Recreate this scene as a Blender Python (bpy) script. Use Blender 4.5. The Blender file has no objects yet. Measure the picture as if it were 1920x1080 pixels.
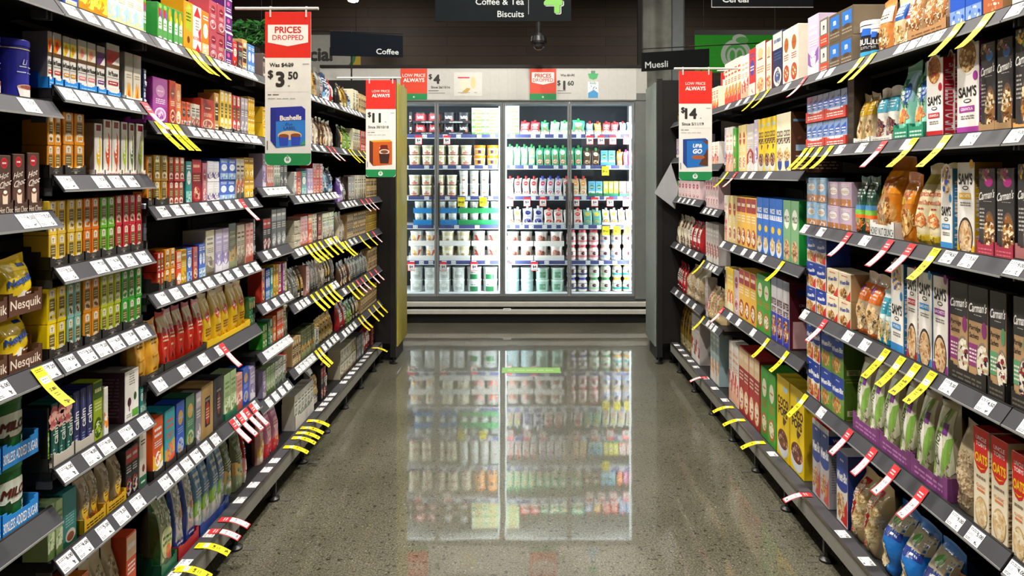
import bpy, math, random
from mathutils import Vector, Matrix
# ---------------------------------------------------------------- camera, world, lights, exposure
SC = bpy.context.scene
COL = SC.collection
F = 1350.0            # focal length in pixels of the 1920 wide frame
PX, PY = 987.0, 326.0 # principal point (level camera, cropped frame)
CH = 1.40             # camera height
W = 1.06              # half width of the aisle at the shelf lips
cam = bpy.data.cameras.new('camera'); camo = bpy.data.objects.new('camera', cam); COL.objects.link(camo)
cam.sensor_width = 36; cam.lens = F/1920*36
cam.shift_x = (960-PX)/1920; cam.shift_y = -(540-PY)/1920
camo.location = (0, 0, CH); camo.rotation_euler = (math.pi/2, 0, 0); cam.clip_start = .05; cam.clip_end = 60
SC.camera = camo
SC.view_settings.view_transform = 'Standard'; SC.view_settings.look = 'None'
SC.view_settings.gamma = 1; SC.view_settings.use_curve_mapping = False
SC.view_settings.exposure = 0.30
SC.cycles.max_bounces = 6; SC.cycles.diffuse_bounces = 3; SC.cycles.glossy_bounces = 3
SC.cycles.transmission_bounces = 4; SC.cycles.transparent_max_bounces = 12
SC.cycles.caustics_reflective = False; SC.cycles.caustics_refractive = False
SC.cycles.sample_clamp_indirect = 4.0
wd = bpy.data.worlds.new('world'); SC.world = wd; wd.use_nodes = True
wd.node_tree.nodes['Background'].inputs[0].default_value = (.95, .95, 1, 1)
wd.node_tree.nodes['Background'].inputs[1].default_value = .30
CEIL = 4.3
LAMPS = [(-.35, .9), (.35, 1.9), (-.35, 2.9), (.35, 3.9), (-.35, 4.9), (.3, 6.0)]
LAMP_W = 74
FR_W = 9.5
FILL_LAMPS = [(-3.6, 2), (3.6, 2), (-3.6, 5), (3.6, 5), (-2.4, 8.9), (2.2, 8.9), (0, -2.0)]  # added lamps without fittings, fill light around the aisle
def lamp(x, y, w, z=CEIL-.22, size=.16, col=(1, .94, .85)):
    l = bpy.data.lights.new('downlight_or_fill', 'AREA'); l.shape = 'DISK'; l.size = size; l.energy = w; l.color = col
    o = bpy.data.objects.new('downlight_or_fill', l); COL.objects.link(o); o.location = (x, y, z); return o
for x, y in LAMPS: lamp(x, y, LAMP_W*(1 if y < 3.5 else .8 if y < 4.5 else .55 if y < 5.5 else .3))
for x, y in FILL_LAMPS: lamp(x, y, 22 if y > 8 else 40)

# ---------------------------------------------------------------- colours and materials
def hx(s):
    if not isinstance(s, str): return s
    s = s.lstrip('#')
    if len(s) == 3: s = ''.join(a*2 for a in s)
    r = [int(s[i:i+2], 16)/255 for i in (0, 2, 4)]
    return tuple(((c+.055)/1.055)**2.4 if c > .04045 else c/12.92 for c in r)
MATS = {}
def nmat(name, rough=.5, metal=0, coat=0, bump=0, bscale=60, spec=.5, vcol=True, base=None, mottle=.06, coatr=.08):
    m = bpy.data.materials.new(name); m.use_nodes = True; nt = m.node_tree; N = nt.nodes; L = nt.links
    b = N['Principled BSDF']
    b.inputs['Roughness'].default_value = rough; b.inputs['Metallic'].default_value = metal
    b.inputs['Coat Weight'].default_value = coat; b.inputs['Coat Roughness'].default_value = coatr
    b.inputs['Specular IOR Level'].default_value = spec
    tc = N.new('ShaderNodeTexCoord')
    nz = N.new('ShaderNodeTexNoise'); nz.inputs['Scale'].default_value = bscale; nz.inputs['Detail'].default_value = 2
    L.new(tc.outputs['Object'], nz.inputs['Vector'])
    mr = N.new('ShaderNodeMapRange'); mr.inputs[1].default_value = .3; mr.inputs[2].default_value = .7
    mr.inputs[3].default_value = 1-mottle; mr.inputs[4].default_value = 1.0
    L.new(nz.outputs['Fac'], mr.inputs[0])
    mx = N.new('ShaderNodeMix'); mx.data_type = 'RGBA'; mx.blend_type = 'MULTIPLY'; mx.inputs[0].default_value = 1
    if vcol:
        a = N.new('ShaderNodeAttribute'); a.attribute_name = 'Col'; L.new(a.outputs['Color'], mx.inputs[6])
    else: mx.inputs[6].default_value = (*hx(base), 1)
    L.new(mr.outputs[0], mx.inputs[7]); L.new(mx.outputs[2], b.inputs['Base Color'])
    if bump:
        bp = N.new('ShaderNodeBump'); bp.inputs['Strength'].default_value = bump; bp.inputs['Distance'].default_value = .004
        L.new(nz.outputs['Fac'], bp.inputs['Height']); L.new(bp.outputs[0], b.inputs['Normal'])
    MATS[name] = m; return m
nmat('printed_card', .42, bscale=30)
nmat('glossy_wrap', .25, coat=.5, coatr=.06, bump=.10, bscale=25)
nmat('crinkled_film', .22, coat=.7, coatr=.12, bump=.55, bscale=38)
nmat('moulded_plastic', .35)
nmat('painted_steel', .5, bscale=14, mottle=.10, spec=.28)
nmat('matt_rail', .62, bscale=14, mottle=.10, spec=.25)
nmat('matt_board', .85, bscale=14, mottle=.10, spec=.08)
nmat('brushed_metal', .32, metal=1, bscale=8, mottle=.15)
nmat('foil', .3, metal=.75, bump=.5, bscale=30)
def clear_mat(name, gl=.9, rough=.02, tint=(1, 1, 1), f=1.45, add=0):
    m = bpy.data.materials.new(name); m.use_nodes = True; nt = m.node_tree; N = nt.nodes; L = nt.links; N.clear()
    o = N.new('ShaderNodeOutputMaterial'); t = N.new('ShaderNodeBsdfTransparent'); t.inputs[0].default_value = (*tint, 1)
    g = N.new('ShaderNodeBsdfGlossy'); g.inputs['Roughness'].default_value = rough
    fr = N.new('ShaderNodeFresnel'); fr.inputs[0].default_value = f
    ad = N.new('ShaderNodeMath'); ad.operation = 'ADD'; ad.inputs[1].default_value = add
    x = N.new('ShaderNodeMixShader'); L.new(fr.outputs[0], ad.inputs[0]); L.new(ad.outputs[0], x.inputs[0])
    L.new(t.outputs[0], x.inputs[1]); L.new(g.outputs[0], x.inputs[2]); L.new(x.outputs[0], o.inputs[0])
    MATS[name] = m; return m
clear_mat('door_glass', tint=(.93, .97, .96)); clear_mat('clear_plastic', rough=.12, tint=(.86, .87, .86), add=.05)
def emit(name, col, s):
    m = bpy.data.materials.new(name); m.use_nodes = True; b = m.node_tree.nodes['Principled BSDF']
    b.inputs['Base Color'].default_value = (*col, 1); b.inputs['Emission Color'].default_value = (*col, 1); b.inputs['Emission Strength'].default_value = s
    MATS[name] = m
emit('lit_tube', (.93, .98, 1), 2.5); emit('lit_lens', (1, .95, .88), 18)

# ---------------------------------------------------------------- mesh builder
class MB:
    def __init__(s): s.v = []; s.f = []; s.c = []; s.m = []; s.sm = []
    def poly(s, pts, c='#888', m='painted_steel', smooth=False):
        n = len(s.v); s.v.extend(tuple(p) for p in pts); s.f.append(tuple(range(n, n+len(pts)))); s.c.append(hx(c)); s.m.append(m); s.sm.append(smooth)
    def mesh(s, verts, faces, c, m='painted_steel', smooth=False):
        n = len(s.v); s.v.extend(tuple(p) for p in verts); c = hx(c)
        for f in faces: s.f.append(tuple(i+n for i in f)); s.c.append(c); s.m.append(m); s.sm.append(smooth)
    def box(s, x0, x1, y0, y1, z0, z1, c='#888', m='painted_steel', ch=0, side=None, top=None, front=None, fr='-y'):
        if x0 > x1: x0, x1 = x1, x0
        if y0 > y1: y0, y1 = y1, y0
        if z0 > z1: z0, z1 = z1, z0
        side = side or c; top = top or side; front = front or c
        if ch <= 0:
            v = [(x0, y0, z0), (x1, y0, z0), (x1, y1, z0), (x0, y1, z0), (x0, y0, z1), (x1, y0, z1), (x1, y1, z1), (x0, y1, z1)]
            for f, k in (((0, 1, 5, 4), front), ((1, 2, 6, 5), side), ((2, 3, 7, 6), c), ((3, 0, 4, 7), side), ((4, 5, 6, 7), top), ((3, 2, 1, 0), c)):
                s.mesh([v[i] for i in f], [(0, 1, 2, 3)], k, m)
            return
        V = []; idx = {}
        for i, (X, sx) in enumerate(((x0, 1), (x1, -1))):
            for j, (Y, sy) in enumerate(((y0, 1), (y1, -1))):
                for k, (Z, sz) in enumerate(((z0, 1), (z1, -1))):
                    idx[i, j, k] = len(V); V += [(X, Y+sy*ch, Z+sz*ch), (X+sx*ch, Y, Z+sz*ch), (X+sx*ch, Y+sy*ch, Z)]
        n = len(s.v); s.v.extend(V)
        def F_(a, col): s.f.append(tuple(n+q for q in a)); s.c.append(hx(col)); s.m.append(m); s.sm.append(False)
        g = lambda i, j, k, t: idx[i, j, k]+t
        F_((g(0, 0, 0, 1), g(1, 0, 0, 1), g(1, 0, 1, 1), g(0, 0, 1, 1)), front); F_((g(1, 1, 0, 1), g(0, 1, 0, 1), g(0, 1, 1, 1), g(1, 1, 1, 1)), c)
        F_((g(1, 0, 0, 0), g(1, 1, 0, 0), g(1, 1, 1, 0), g(1, 0, 1, 0)), side); F_((g(0, 1, 0, 0), g(0, 0, 0, 0), g(0, 0, 1, 0), g(0, 1, 1, 0)), side)
        F_((g(0, 0, 1, 2), g(1, 0, 1, 2), g(1, 1, 1, 2), g(0, 1, 1, 2)), top); F_((g(0, 1, 0, 2), g(1, 1, 0, 2), g(1, 0, 0, 2), g(0, 0, 0, 2)), c)
        for k in (0, 1):
            for j in (0, 1): F_((g(0, j, k, 1), g(1, j, k, 1), g(1, j, k, 2), g(0, j, k, 2)), front if j == 0 else c)
            for i in (0, 1): F_((g(i, 0, k, 0), g(i, 1, k, 0), g(i, 1, k, 2), g(i, 0, k, 2)), side)
        for i in (0, 1):
            for j in (0, 1): F_((g(i, j, 0, 0), g(i, j, 1, 0), g(i, j, 1, 1), g(i, j, 0, 1)), front if j == 0 else c)
        for i in (0, 1):
            for j in (0, 1):
                for k in (0, 1): F_((g(i, j, k, 0), g(i, j, k, 1), g(i, j, k, 2)), c)
    def lathe(s, prof, c, m='moulded_plastic', n=20, cx=0, cy=0, cols=None, cap=True):
        k = len(prof); V = [(cx+r*math.sin(2*math.pi*i/n), cy-r*math.cos(2*math.pi*i/n), z) for r, z in prof for i in range(n)]
        for a in range(k-1):
            col = cols[a] if cols else c
            b = len(s.v); s.v.extend(V[a*n:(a+2)*n])
            for i in range(n):
                j = (i+1) % n; s.f.append((b+i, b+j, b+n+j, b+n+i)); s.c.append(hx(col)); s.m.append(m); s.sm.append(True)
        if cap:
            s.mesh(V[(k-1)*n:], [tuple(range(n))], cols[-1] if cols else c, m); s.mesh(V[:n], [tuple(reversed(range(n)))], c, m)
    def tube(s, a, b, r, c, m='painted_steel', n=8, r2=None):
        a = Vector(a); b = Vector(b); d = (b-a).normalized(); u = d.orthogonal().normalized(); w = d.cross(u); r2 = r if r2 is None else r2
        V = [p+(u*math.cos(2*math.pi*i/n)+w*math.sin(2*math.pi*i/n))*q for p, q in ((a, r), (b, r2)) for i in range(n)]
        s.mesh(V, [(i, (i+1) % n, n+(i+1) % n, n+i) for i in range(n)], c, m, True)
        s.mesh(V[:n], [tuple(reversed(range(n)))], c, m); s.mesh(V[n:], [tuple(range(n))], c, m)
    def data(s, name, off=(0, 0, 0)):
        me = bpy.data.meshes.new(name); ox, oy, oz = off
        me.from_pydata([(x-ox, y-oy, z-oz) for x, y, z in s.v], [], s.f)
        ms = []; 
        for k in s.m:
            if k not in ms: ms.append(k)
        for k in ms: me.materials.append(MATS[k])
        ix = {k: i for i, k in enumerate(ms)}
        me.polygons.foreach_set('material_index', [ix[k] for k in s.m]); me.polygons.foreach_set('use_smooth', s.sm)
        a = me.attributes.new('Col', 'FLOAT_COLOR', 'CORNER'); buf = []
        for f, c in zip(s.f, s.c): buf.extend((c[0], c[1], c[2], 1.0)*len(f))
        a.data.foreach_set('color', buf); me.update(); return me
WO = {}
def props(o, label=None, cat=None, group=None, kind=None):
    if label: o['label'] = label
    if cat: o['category'] = cat
    if group: o['group'] = group
    if kind: o['kind'] = kind
def put(name, me, loc=(0, 0, 0), rot=(0, 0, 0), parent=None, **k):
    o = bpy.data.objects.new(name, me); COL.objects.link(o)
    p = WO.get(parent.name, (0, 0, 0)) if parent else (0, 0, 0)
    if parent: o.parent = parent
    o.location = (loc[0]-p[0], loc[1]-p[1], loc[2]-p[2]); o.rotation_euler = rot; WO[o.name] = tuple(loc); props(o, **k); return o
def add(name, mb, loc=(0, 0, 0), parent=None, **k):   # mesh given in world coordinates, origin moved to loc
    return put(name, mb.data(name, loc), loc, parent=parent, **k)
def empty(name, loc, **k): return put(name, None, loc, **k)

# ---------------------------------------------------------------- lettering and printed artwork
_TX = {}
def glyphs(t, bold=0.0, shear=0.0):
    k = (t, bold, shear)
    if k in _TX: return _TX[k]
    cu = bpy.data.curves.new('lettering', 'FONT'); cu.body = t; cu.resolution_u = 3; cu.offset = bold; cu.shear = shear; cu.size = 1.37
    cu.align_x = 'CENTER'; cu.space_line = .85
    o = bpy.data.objects.new('lettering', cu); COL.objects.link(o)
    dg = bpy.context.evaluated_depsgraph_get(); me = o.evaluated_get(dg).to_mesh(); 
    V = [(v.co.x, v.co.y) for v in me.vertices]; Fc = [tuple(p.vertices) for p in me.polygons]
    o.evaluated_get(dg).to_mesh_clear(); COL.objects.unlink(o); bpy.data.objects.remove(o); bpy.data.curves.remove(cu)
    if V:
        x0 = min(v[0] for v in V); x1 = max(v[0] for v in V); y0 = min(v[1] for v in V); y1 = max(v[1] for v in V)
        cx = (x0+x1)/2; cy = (y0+y1)/2; V = [(x-cx, y-cy) for x, y in V]; r = (V, Fc, x1-x0, y1-y0)
    else: r = (V, Fc, 1, 1)
    _TX[k] = r; return r
# layers: ('R',u0,v0,u1,v1,c) ('E',cu,cv,ru,rv,c) ('P',[(u,v)..],c) ('T',text,cu,cv,height,c,{opts}) ('L',u0,v0,u1,v1,n,c) ('N',cu,cv,ru,rv,n,[c],size) ('W',v0,v1,amp,c)
def clip_cell(P, x0, x1, y0, y1):
    for ax, lim, sg in ((0, x0, 1), (0, x1, -1), (1, y0, 1), (1, y1, -1)):
        out = []; n = len(P)
        for i in range(n):
            a, b = P[i], P[(i+1) % n]; da, db = (a[ax]-lim)*sg, (b[ax]-lim)*sg
            if da >= 0: out.append(a)
            if (da >= 0) != (db >= 0): t = da/(da-db); out.append((a[0]+(b[0]-a[0])*t, a[1]+(b[1]-a[1])*t))
        P = out
        if len(P) < 3: return None
    return P
def art(mb, S, layers, w, h, e=.00022, nu=1, nv=1, m='printed_card', seed=1, step=None):
    rnd = random.Random(seed); step = step or .00006
    def quad(u0, v0, u1, v1, c, ee):
        a = max(1, round(nu*abs(u1-u0))); b = max(1, round(nv*abs(v1-v0)))
        P = [S(u0+(u1-u0)*i/a, v0+(v1-v0)*j/b, ee) for j in range(b+1) for i in range(a+1)]
        mb.mesh(P, [(j*(a+1)+i, j*(a+1)+i+1, (j+1)*(a+1)+i+1, (j+1)*(a+1)+i) for j in range(b) for i in range(a)], c, m, nu > 1)
    def wrap(P, c, ee):
        if nu <= 1 and nv <= 1: mb.poly([S(u, v, ee) for u, v in P], c, m); return
        ua, ub = min(q[0] for q in P), max(q[0] for q in P); va, vb = min(q[1] for q in P), max(q[1] for q in P)
        for i in range(max(0, int(ua*nu)), min(nu, int(ub*nu-1e-9)+1)):
            for j in range(max(0, int(va*nv)), min(nv, int(vb*nv-1e-9)+1)):
                Q = clip_cell(P, i/nu, (i+1)/nu, j/nv, (j+1)/nv)
                if Q: mb.poly([S(u, v, ee) for u, v in Q], c, m)
    for k, L in enumerate(layers):
        ee = e+step*k; t = L[0]
        if nu > 1 and t in 'REPW':
            if t == 'R': _, a, b, c, d, col = L; wrap([(a, b), (c, b), (c, d), (a, d)], col, ee)
            elif t == 'E': wrap([(L[1]+L[3]*math.cos(2*math.pi*i/22), L[2]+L[4]*math.sin(2*math.pi*i/22)) for i in range(22)], L[5], ee)
            elif t == 'P': wrap(L[1], L[2], ee)
            else: wrap([(.01, L[1]), (.99, L[1])]+[(.99-.98*i/12, L[2]+L[3]*math.sin((.99-.98*i/12)*4.2+seed)) for i in range(13)], L[4], ee)
            continue
        if t == 'R': quad(*L[1:5], L[5], ee)
        elif t == 'E':
            _, cu, cv, ru, rv, c = L; n = 22; rings = 1 if nu <= 1 else 3
            P = [S(cu, cv, ee)]+[S(cu+ru*q/rings*math.cos(2*math.pi*i/n), cv+rv*q/rings*math.sin(2*math.pi*i/n), ee) for q in range(1, rings+1) for i in range(n)]
            Fc = [(0, 1+i, 1+(i+1) % n) for i in range(n)]
            for q in range(rings-1): Fc += [(1+q*n+i, 1+(q+1)*n+i, 1+(q+1)*n+(i+1) % n, 1+q*n+(i+1) % n) for i in range(n)]
            mb.mesh(P, Fc, c, m, nu > 1)
        elif t == 'P': mb.poly([S(u, v, ee) for u, v in L[1]], L[2], m)
        elif t == 'W':
            _, v0, v1, amp, c = L; n = 10
            for i in range(n):
                a, b = i/n, (i+1)/n; f = lambda u: v1+amp*math.sin(u*4.2+seed)
                mb.poly([S(.01+.98*a, v0, ee), S(.01+.98*b, v0, ee), S(.01+.98*b, f(b), ee), S(.01+.98*a, f(a), ee)], c, m)
        elif t == 'T':
            o = L[6] if len(L) > 6 else {}; bw = o.get('b', .02); V, Fc, gw, gh = glyphs(L[1], 0, o.get('i', 0))
            hv = L[4]; rot = o.get('r', 0); sc = hv*h; sx = sc*o.get('x', 1)
            mw = o.get('w', .94)*(h if rot else w)
            if gw*sx > mw: sx = mw/gw
            et = ee+(.0009 if nu > 1 and hv > .08 else 0)
            big = 0 if bw < .015 else (8 if bw >= .03 else 4); rr = bw*.85
            for s_ in range(big+1):
                ox, oy = (0, 0) if s_ == big else (rr*math.cos(2*math.pi*s_/big+.4), rr*math.sin(2*math.pi*s_/big+.4)); P = []
                for x, y in V:
                    X, Y = (x+ox)*sx, (y+oy)*sc
                    if rot: X, Y = (-Y, X) if rot > 0 else (Y, -X)
                    Y += X*o.get('s', 0)
                    P.append(S(L[2]+X/w, L[3]+Y/h, et+s_*.000004))
                mb.mesh(P, Fc, L[5], m)
        elif t == 'L':
            _, u0, v0, u1, v1, n, c = L; dv = (v1-v0)/n
            for i in range(n):
                u = u0
                while u < u1-.02:
                    q = min(u1, u+rnd.uniform(.06, .2)); vv = v1-dv*(i+.75)
                    mb.poly([S(u, vv, ee), S(q, vv, ee), S(q, vv+dv*.45, ee), S(u, vv+dv*.45, ee)], c, m); u = q+.03
        elif t == 'N':
            _, cu, cv, ru, rv, n, cs, sz = L
            for i in range(n):
                a = rnd.uniform(0, 6.28); r = math.sqrt(rnd.random()); uu = cu+ru*r*math.cos(a); vv = cv+rv*r*math.sin(a)
                b = rnd.uniform(0, 3.14); s1 = sz*rnd.uniform(.5, 1.3); s2 = s1*rnd.uniform(.4, .9); P = []
                for q in range(5):
                    x = s1*math.cos(q*1.2566); y = s2*math.sin(q*1.2566); X = x*math.cos(b)-y*math.sin(b); Y = x*math.sin(b)+y*math.cos(b)
                    P.append(S(uu+X/w, vv+Y/h, ee+step*.1*(i % 9)))
                mb.poly(P, rnd.choice(cs), m)
def boxS(w, d, h, face='F'):
    if face == 'F': return lambda u, v, e: ((u-.5)*w, -d/2-e, v*h)
    if face == 'L': return lambda u, v, e: (-w/2-e, d/2-u*d, v*h)
    if face == 'R': return lambda u, v, e: (w/2+e, -d/2+u*d, v*h)
    return lambda u, v, e: ((u-.5)*w, -d/2+v*d, h+e)
def bagS(w, d, h, seed=0, full=.9, sq=.5, lean=0.0, sg=-1, top=.9):
    r = random.Random(seed); ph = [r.uniform(0, 6.28) for _ in range(6)]; am = r.uniform(.6, 1.2)
    def S(u, v, e):
        u = min(1, max(0, u)); v = min(1, max(0, v))
        q = v/top
        p = 0 if q >= 1 else (1-max(0, (q-.35)/.65)**2.6)*(.78+.22*min(1, v/.08))*full
        bu = max(0, 1-abs(2*u-1)**(3.0/sq))**.6
        wr = .05*am*d*p*(math.sin(9*u+ph[0]+5*v)*.5+math.sin(15*v+ph[1]+4*u)*.5+math.sin(23*u*v+ph[2])*.4)
        y = (d/2*p*bu+wr*bu)
        if q >= 1: y = .0012+.0008*math.sin(v*300)
        x = (u-.5)*w*(1-.04*p*(1-.5*v)) + (.006*math.sin(5*v+ph[3]))*v
        z = v*h - (0 if v < .9 else .012*math.sin(3*u+ph[4])*(v-.9)*10*.5)
        return (x, sg*(y+e)+lean*v*v*h, z)
    return S
def cylS(r0, r1, h, z0=0, span=1.0):
    def S(u, v, e):
        a = (u-.5)*math.pi*span; r = r0+(r1-r0)*v+e; return (r*math.sin(a), -r*math.cos(a), z0+v*h)
    return S
# ---------------------------------------------------------------- product builders
D = {}
def de(key, k, nm, ds, ct, bg, F=(), side=None, top=None, S=(), m=None, **o):
    D[key] = dict(k=k, nm=nm, ds=ds, ct=ct, bg=bg, F=list(F), side=side or bg, top=top or side or bg, S=list(S), m=m or {'box': 'printed_card', 'bag': 'crinkled_film', 'tin': 'moulded_plastic', 'tub': 'moulded_plastic', 'pouch': 'crinkled_film', 'jar': 'moulded_plastic'}[k], **o)
    return key
def gen(key, bg, a, b='#f2eee0', st=0, nm='tea_box', ds='tea carton', ct='tea box', k='box', seed=None, **o):
    "a packet whose small print cannot be read in the photograph: colour fields, a picture, a plaque and lines of print"
    r = random.Random(seed if seed is not None else key); j = lambda x, q=.03: x+r.uniform(-q, q)
    if st == 0: F = [('R', .02, .02, .98, j(.3), a), ('E', .5, j(.6), .34, .16, b), ('L', .22, .54, .78, .66, 2, a), ('L', .15, .8, .85, .92, 2, b), ('N', .5, .17, .36, .12, 12, [b, bg, a], .006)]
    elif st == 1: F = [('R', .14, .3, .86, .74, a), ('L', .24, .42, .78, .66, 3, b), ('R', .3, .78, .7, .9, b), ('R', .14, .08, .86, .2, b), ('L', .2, .1, .8, .18, 1, a)]
    elif st == 2: F = [('W', .02, j(.42), .07, a), ('W', .02, j(.2), .05, b), ('L', .15, .66, .85, .86, 2, b), ('E', .5, .3, .26, .13, b), ('N', .5, .3, .24, .11, 10, [a, bg], .007), ('L', .15, .5, .85, .62, 3, b)]
    elif st == 3: F = [('R', .02, .7, .98, .98, a), ('L', .14, .78, .86, .92, 1, b), ('L', .14, .5, .86, .66, 3, b), ('E', .5, .22, .42, .17, a), ('E', .5, .22, .3, .11, b), ('N', .5, .22, .34, .13, 22, [b, a, bg], .008)]
    else: F = [('E', .5, .72, .3, .13, a), ('L', .3, .69, .7, .75, 1, b), ('L', .2, .44, .8, .56, 3, b), ('E', .5, .22, .38, .15, b), ('E', .5, .22, .3, .11, a), ('N', .5, .22, .25, .09, 14, [b, bg], .006)]
    return de(key, k, nm, ds, ct, bg, F, **o)
PC = {}
def product(dk, w, d, h):
    key = (dk, round(w, 4), round(d, 4), round(h, 4))
    if key in PC: return PC[key]
    D_ = D[dk]; k = D_['k']; b = MB(); parts = []; sd = len(PC)+3
    if k == 'box':
        b.box(-w/2, w/2, -d/2, d/2, 0, h, D_['bg'], D_['m'], ch=.0014, side=D_['side'], top=D_['top'])
        art(b, boxS(w, d, h), D_['F'], w, h, m=D_['m'], seed=sd)
        if D_['S']:
            art(b, boxS(w, d, h, 'L'), D_['S'], d, h, m=D_['m'], seed=sd); art(b, boxS(w, d, h, 'R'), D_['S'], d, h, m=D_['m'], seed=sd)
    elif k in ('bag', 'pouch'):
        o = D_.get('bo', {}); hb = h*(.88 if k == 'pouch' else 1)
        nu, nv = 12, 16
        for sg in (-1, 1):
            S = bagS(w, d, hb, sd, sg=sg, **o)
            P = [S(i/nu, j/nv, 0) for j in range(nv+1) for i in range(nu+1)]; c2 = D_['bg'] if sg < 0 else D_['side']
            b.mesh(P, [(q, q+1, q+nu+2, q+nu+1) if sg < 0 else (q+1, q, q+nu+1, q+nu+2) for j in range(nv) for i in range(nu) for q in [j*(nu+1)+i]], c2, D_['m'], True)
        P = [bagS(w, d, hb, sd, sg=-1, **o)(i/nu, 0, 0) for i in range(nu+1)]+[bagS(w, d, hb, sd, sg=1, **o)(i/nu, 0, 0) for i in reversed(range(nu+1))]
        b.poly(list(reversed(P)), D_['side'], D_['m'])
        art(b, bagS(w, d, hb, sd, sg=-1, **o), D_['F'], w, hb, e=.0007, nu=nu, nv=nv, m=D_['m'], seed=sd, step=.00016)
        if k == 'pouch':
            c = MB(); cc = D_.get('cap', '#c22'); z = hb-.012; r = min(.011, w*.2)
            c.lathe([(r*.6, z), (r*.6, z+.010), (r, z+.010), (r*1.05, h-.004), (r*.8, h)], cc, 'moulded_plastic', 12); parts.append(('spout_cap', c.data('spout_cap')))
    elif k in ('tin', 'tub', 'jar'):
        r = w/2*.98; r0 = r*D_.get('taper', 1); lc = D_.get('lid', '#ddd'); lh = min(.014, h*.13)
        if k == 'jar':
            b.lathe([(r*.8, 0), (r*.97, h*.06), (r, h*.2), (r, h*.62), (r*.86, h*.78), (r*.7, h*.84), (r*.7, h*.87)], D_['bg'], D_['m'], 20)
            S = cylS(r, r, h*.42, h*.2, .96); l = MB(); l.lathe([(r*.74, h*.85), (r*.78, h*.86), (r*.78, h*.985), (r*.74, h)], lc, 'moulded_plastic', 20)
        else:
            hb = h-lh*.9
            pr = [(r0*.97, 0), (r0, .004)]+[(r0+(r*.95-r0)*q/3, hb*q/3*.995+.002) for q in (1, 2, 3)] if k == 'tub' else [(r*.99, 0), (r, .003), (r*.97, .006), (r*.97, hb)]
            b.lathe(pr, D_['bg'], D_['m'], 22)
            S = cylS(r0 if k == 'tub' else r*.97, r*.95 if k == 'tub' else r*.97, hb, 0, .96); l = MB(); l.lathe([(r, h-lh), (r, h-.002), (r*.97, h)], lc, 'moulded_plastic', 22)
        art(b, S, D_['F'], math.pi*r*.96, h*.9 if k != 'jar' else h*.42, e=.0010, nu=14, nv=2, m=D_['m'], seed=sd, step=.00012)
        parts.append(('lid', l.data('lid')))
    PC[key] = (b.data(D_['nm']), parts); return PC[key]
ORD = ['zeroth', 'first', 'second', 'third', 'fourth', 'fifth', 'sixth', 'seventh', 'eighth', 'ninth', 'tenth', 'eleventh', 'twelfth', 'thirteenth', 'fourteenth', 'fifteenth', 'sixteenth', 'seventeenth', 'eighteenth', 'nineteenth', 'twentieth']
def od(i): return ORD[i] if i < len(ORD) else '%d%s' % (i, {1: 'st', 2: 'nd', 3: 'rd'}.get(i % 10 if i//10 != 1 else 0, 'th'))
RN = {1: [''], 2: ['lower row', 'upper row'], 3: ['bottom row', 'middle row', 'upper row'], 4: ['bottom row', 'second row up', 'third row up', 'topmost row']}
CNT = {}
rj = random.Random(11)
def place_item(dk, w, d, h, loc, rz, label, group):
    D_ = D[dk]; me, parts = product(dk, w, d, h); nm, ct = D_['nm'], D_['ct']
    if nm == 'tea_box' and any(q in label for q in ('left fourth', 'left fifth', 'left sixth')): nm, ct = 'sachet_box', 'box'; label = label.replace(' tea', ' sachet').replace('sachet sachet', 'sachet'); group = group.replace(' tea', ' sachet').replace('sachet sachet', 'sachet')
    o = put(nm, me, loc, (0, 0, rz), label=label, cat=ct, group=group)
    for pn, pm in parts:
        c = bpy.data.objects.new(pn, pm); COL.objects.link(c); c.parent = o; c['label'] = D_.get('pl', {}).get(pn, '') or pn.replace('_', ' ')
        if not D_.get('pl', {}).get(pn): del c['label']
    return o
def tray(x0, x1, y0, y1, z, fh, col, txt, tc, where, sx, notch=True, th=.0012, rearh=None):
    "open shelf-ready cardboard tray; local x along the shelf, y into the shelf"
    w = x1-x0; d = y1-y0; b = MB(); rh = rearh or fh*1.8
    b.box(-w/2, w/2, -d/2, d/2, 0, th, col, 'printed_card')
    n = 8
    for i in range(n):
        a0 = -w/2+w*i/n; a1 = a0+w/n; k = fh*(1 if not notch or i in (0, n-1) else .86 if i in (1, n-2) else .78)
        b.box(a0, a1, -d/2, -d/2+th, th, k, col, 'printed_card')
    b.box(-w/2, w/2, d/2-th, d/2, th, rh, col, 'printed_card')
    for s in (-1, 1):
        xa = s*w/2; xb = s*(w/2-th)
        for q, hh in ((0, fh), (1, (fh+rh)/2), (2, rh)):
            b.box(xa, xb, -d/2+d*q/3, -d/2+d*(q+1)/3, th, hh, col, 'printed_card')
    L = []
    if txt == '_m': L = [('R', .38, .62, .62, .66, tc), ('R', .3, .5, .7, .53, tc), ('E', .5, .4, .07, .09, tc), ('R', .3, .24, .7, .27, tc)]
    elif txt == '_l': L = [('L', .12, .2, .88, .62, 2, tc)]
    elif txt: L = [('T', txt, .5, .4, .42, tc, {'b': .02})]
    art(b, lambda u, v, e: ((u-.5)*w, -d/2-e, v*fh), L, w, fh)
    me = b.data('display_tray')
    cx, cy = (x0+x1)/2, (y0+y1)/2
    return me, cx, cy

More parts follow.
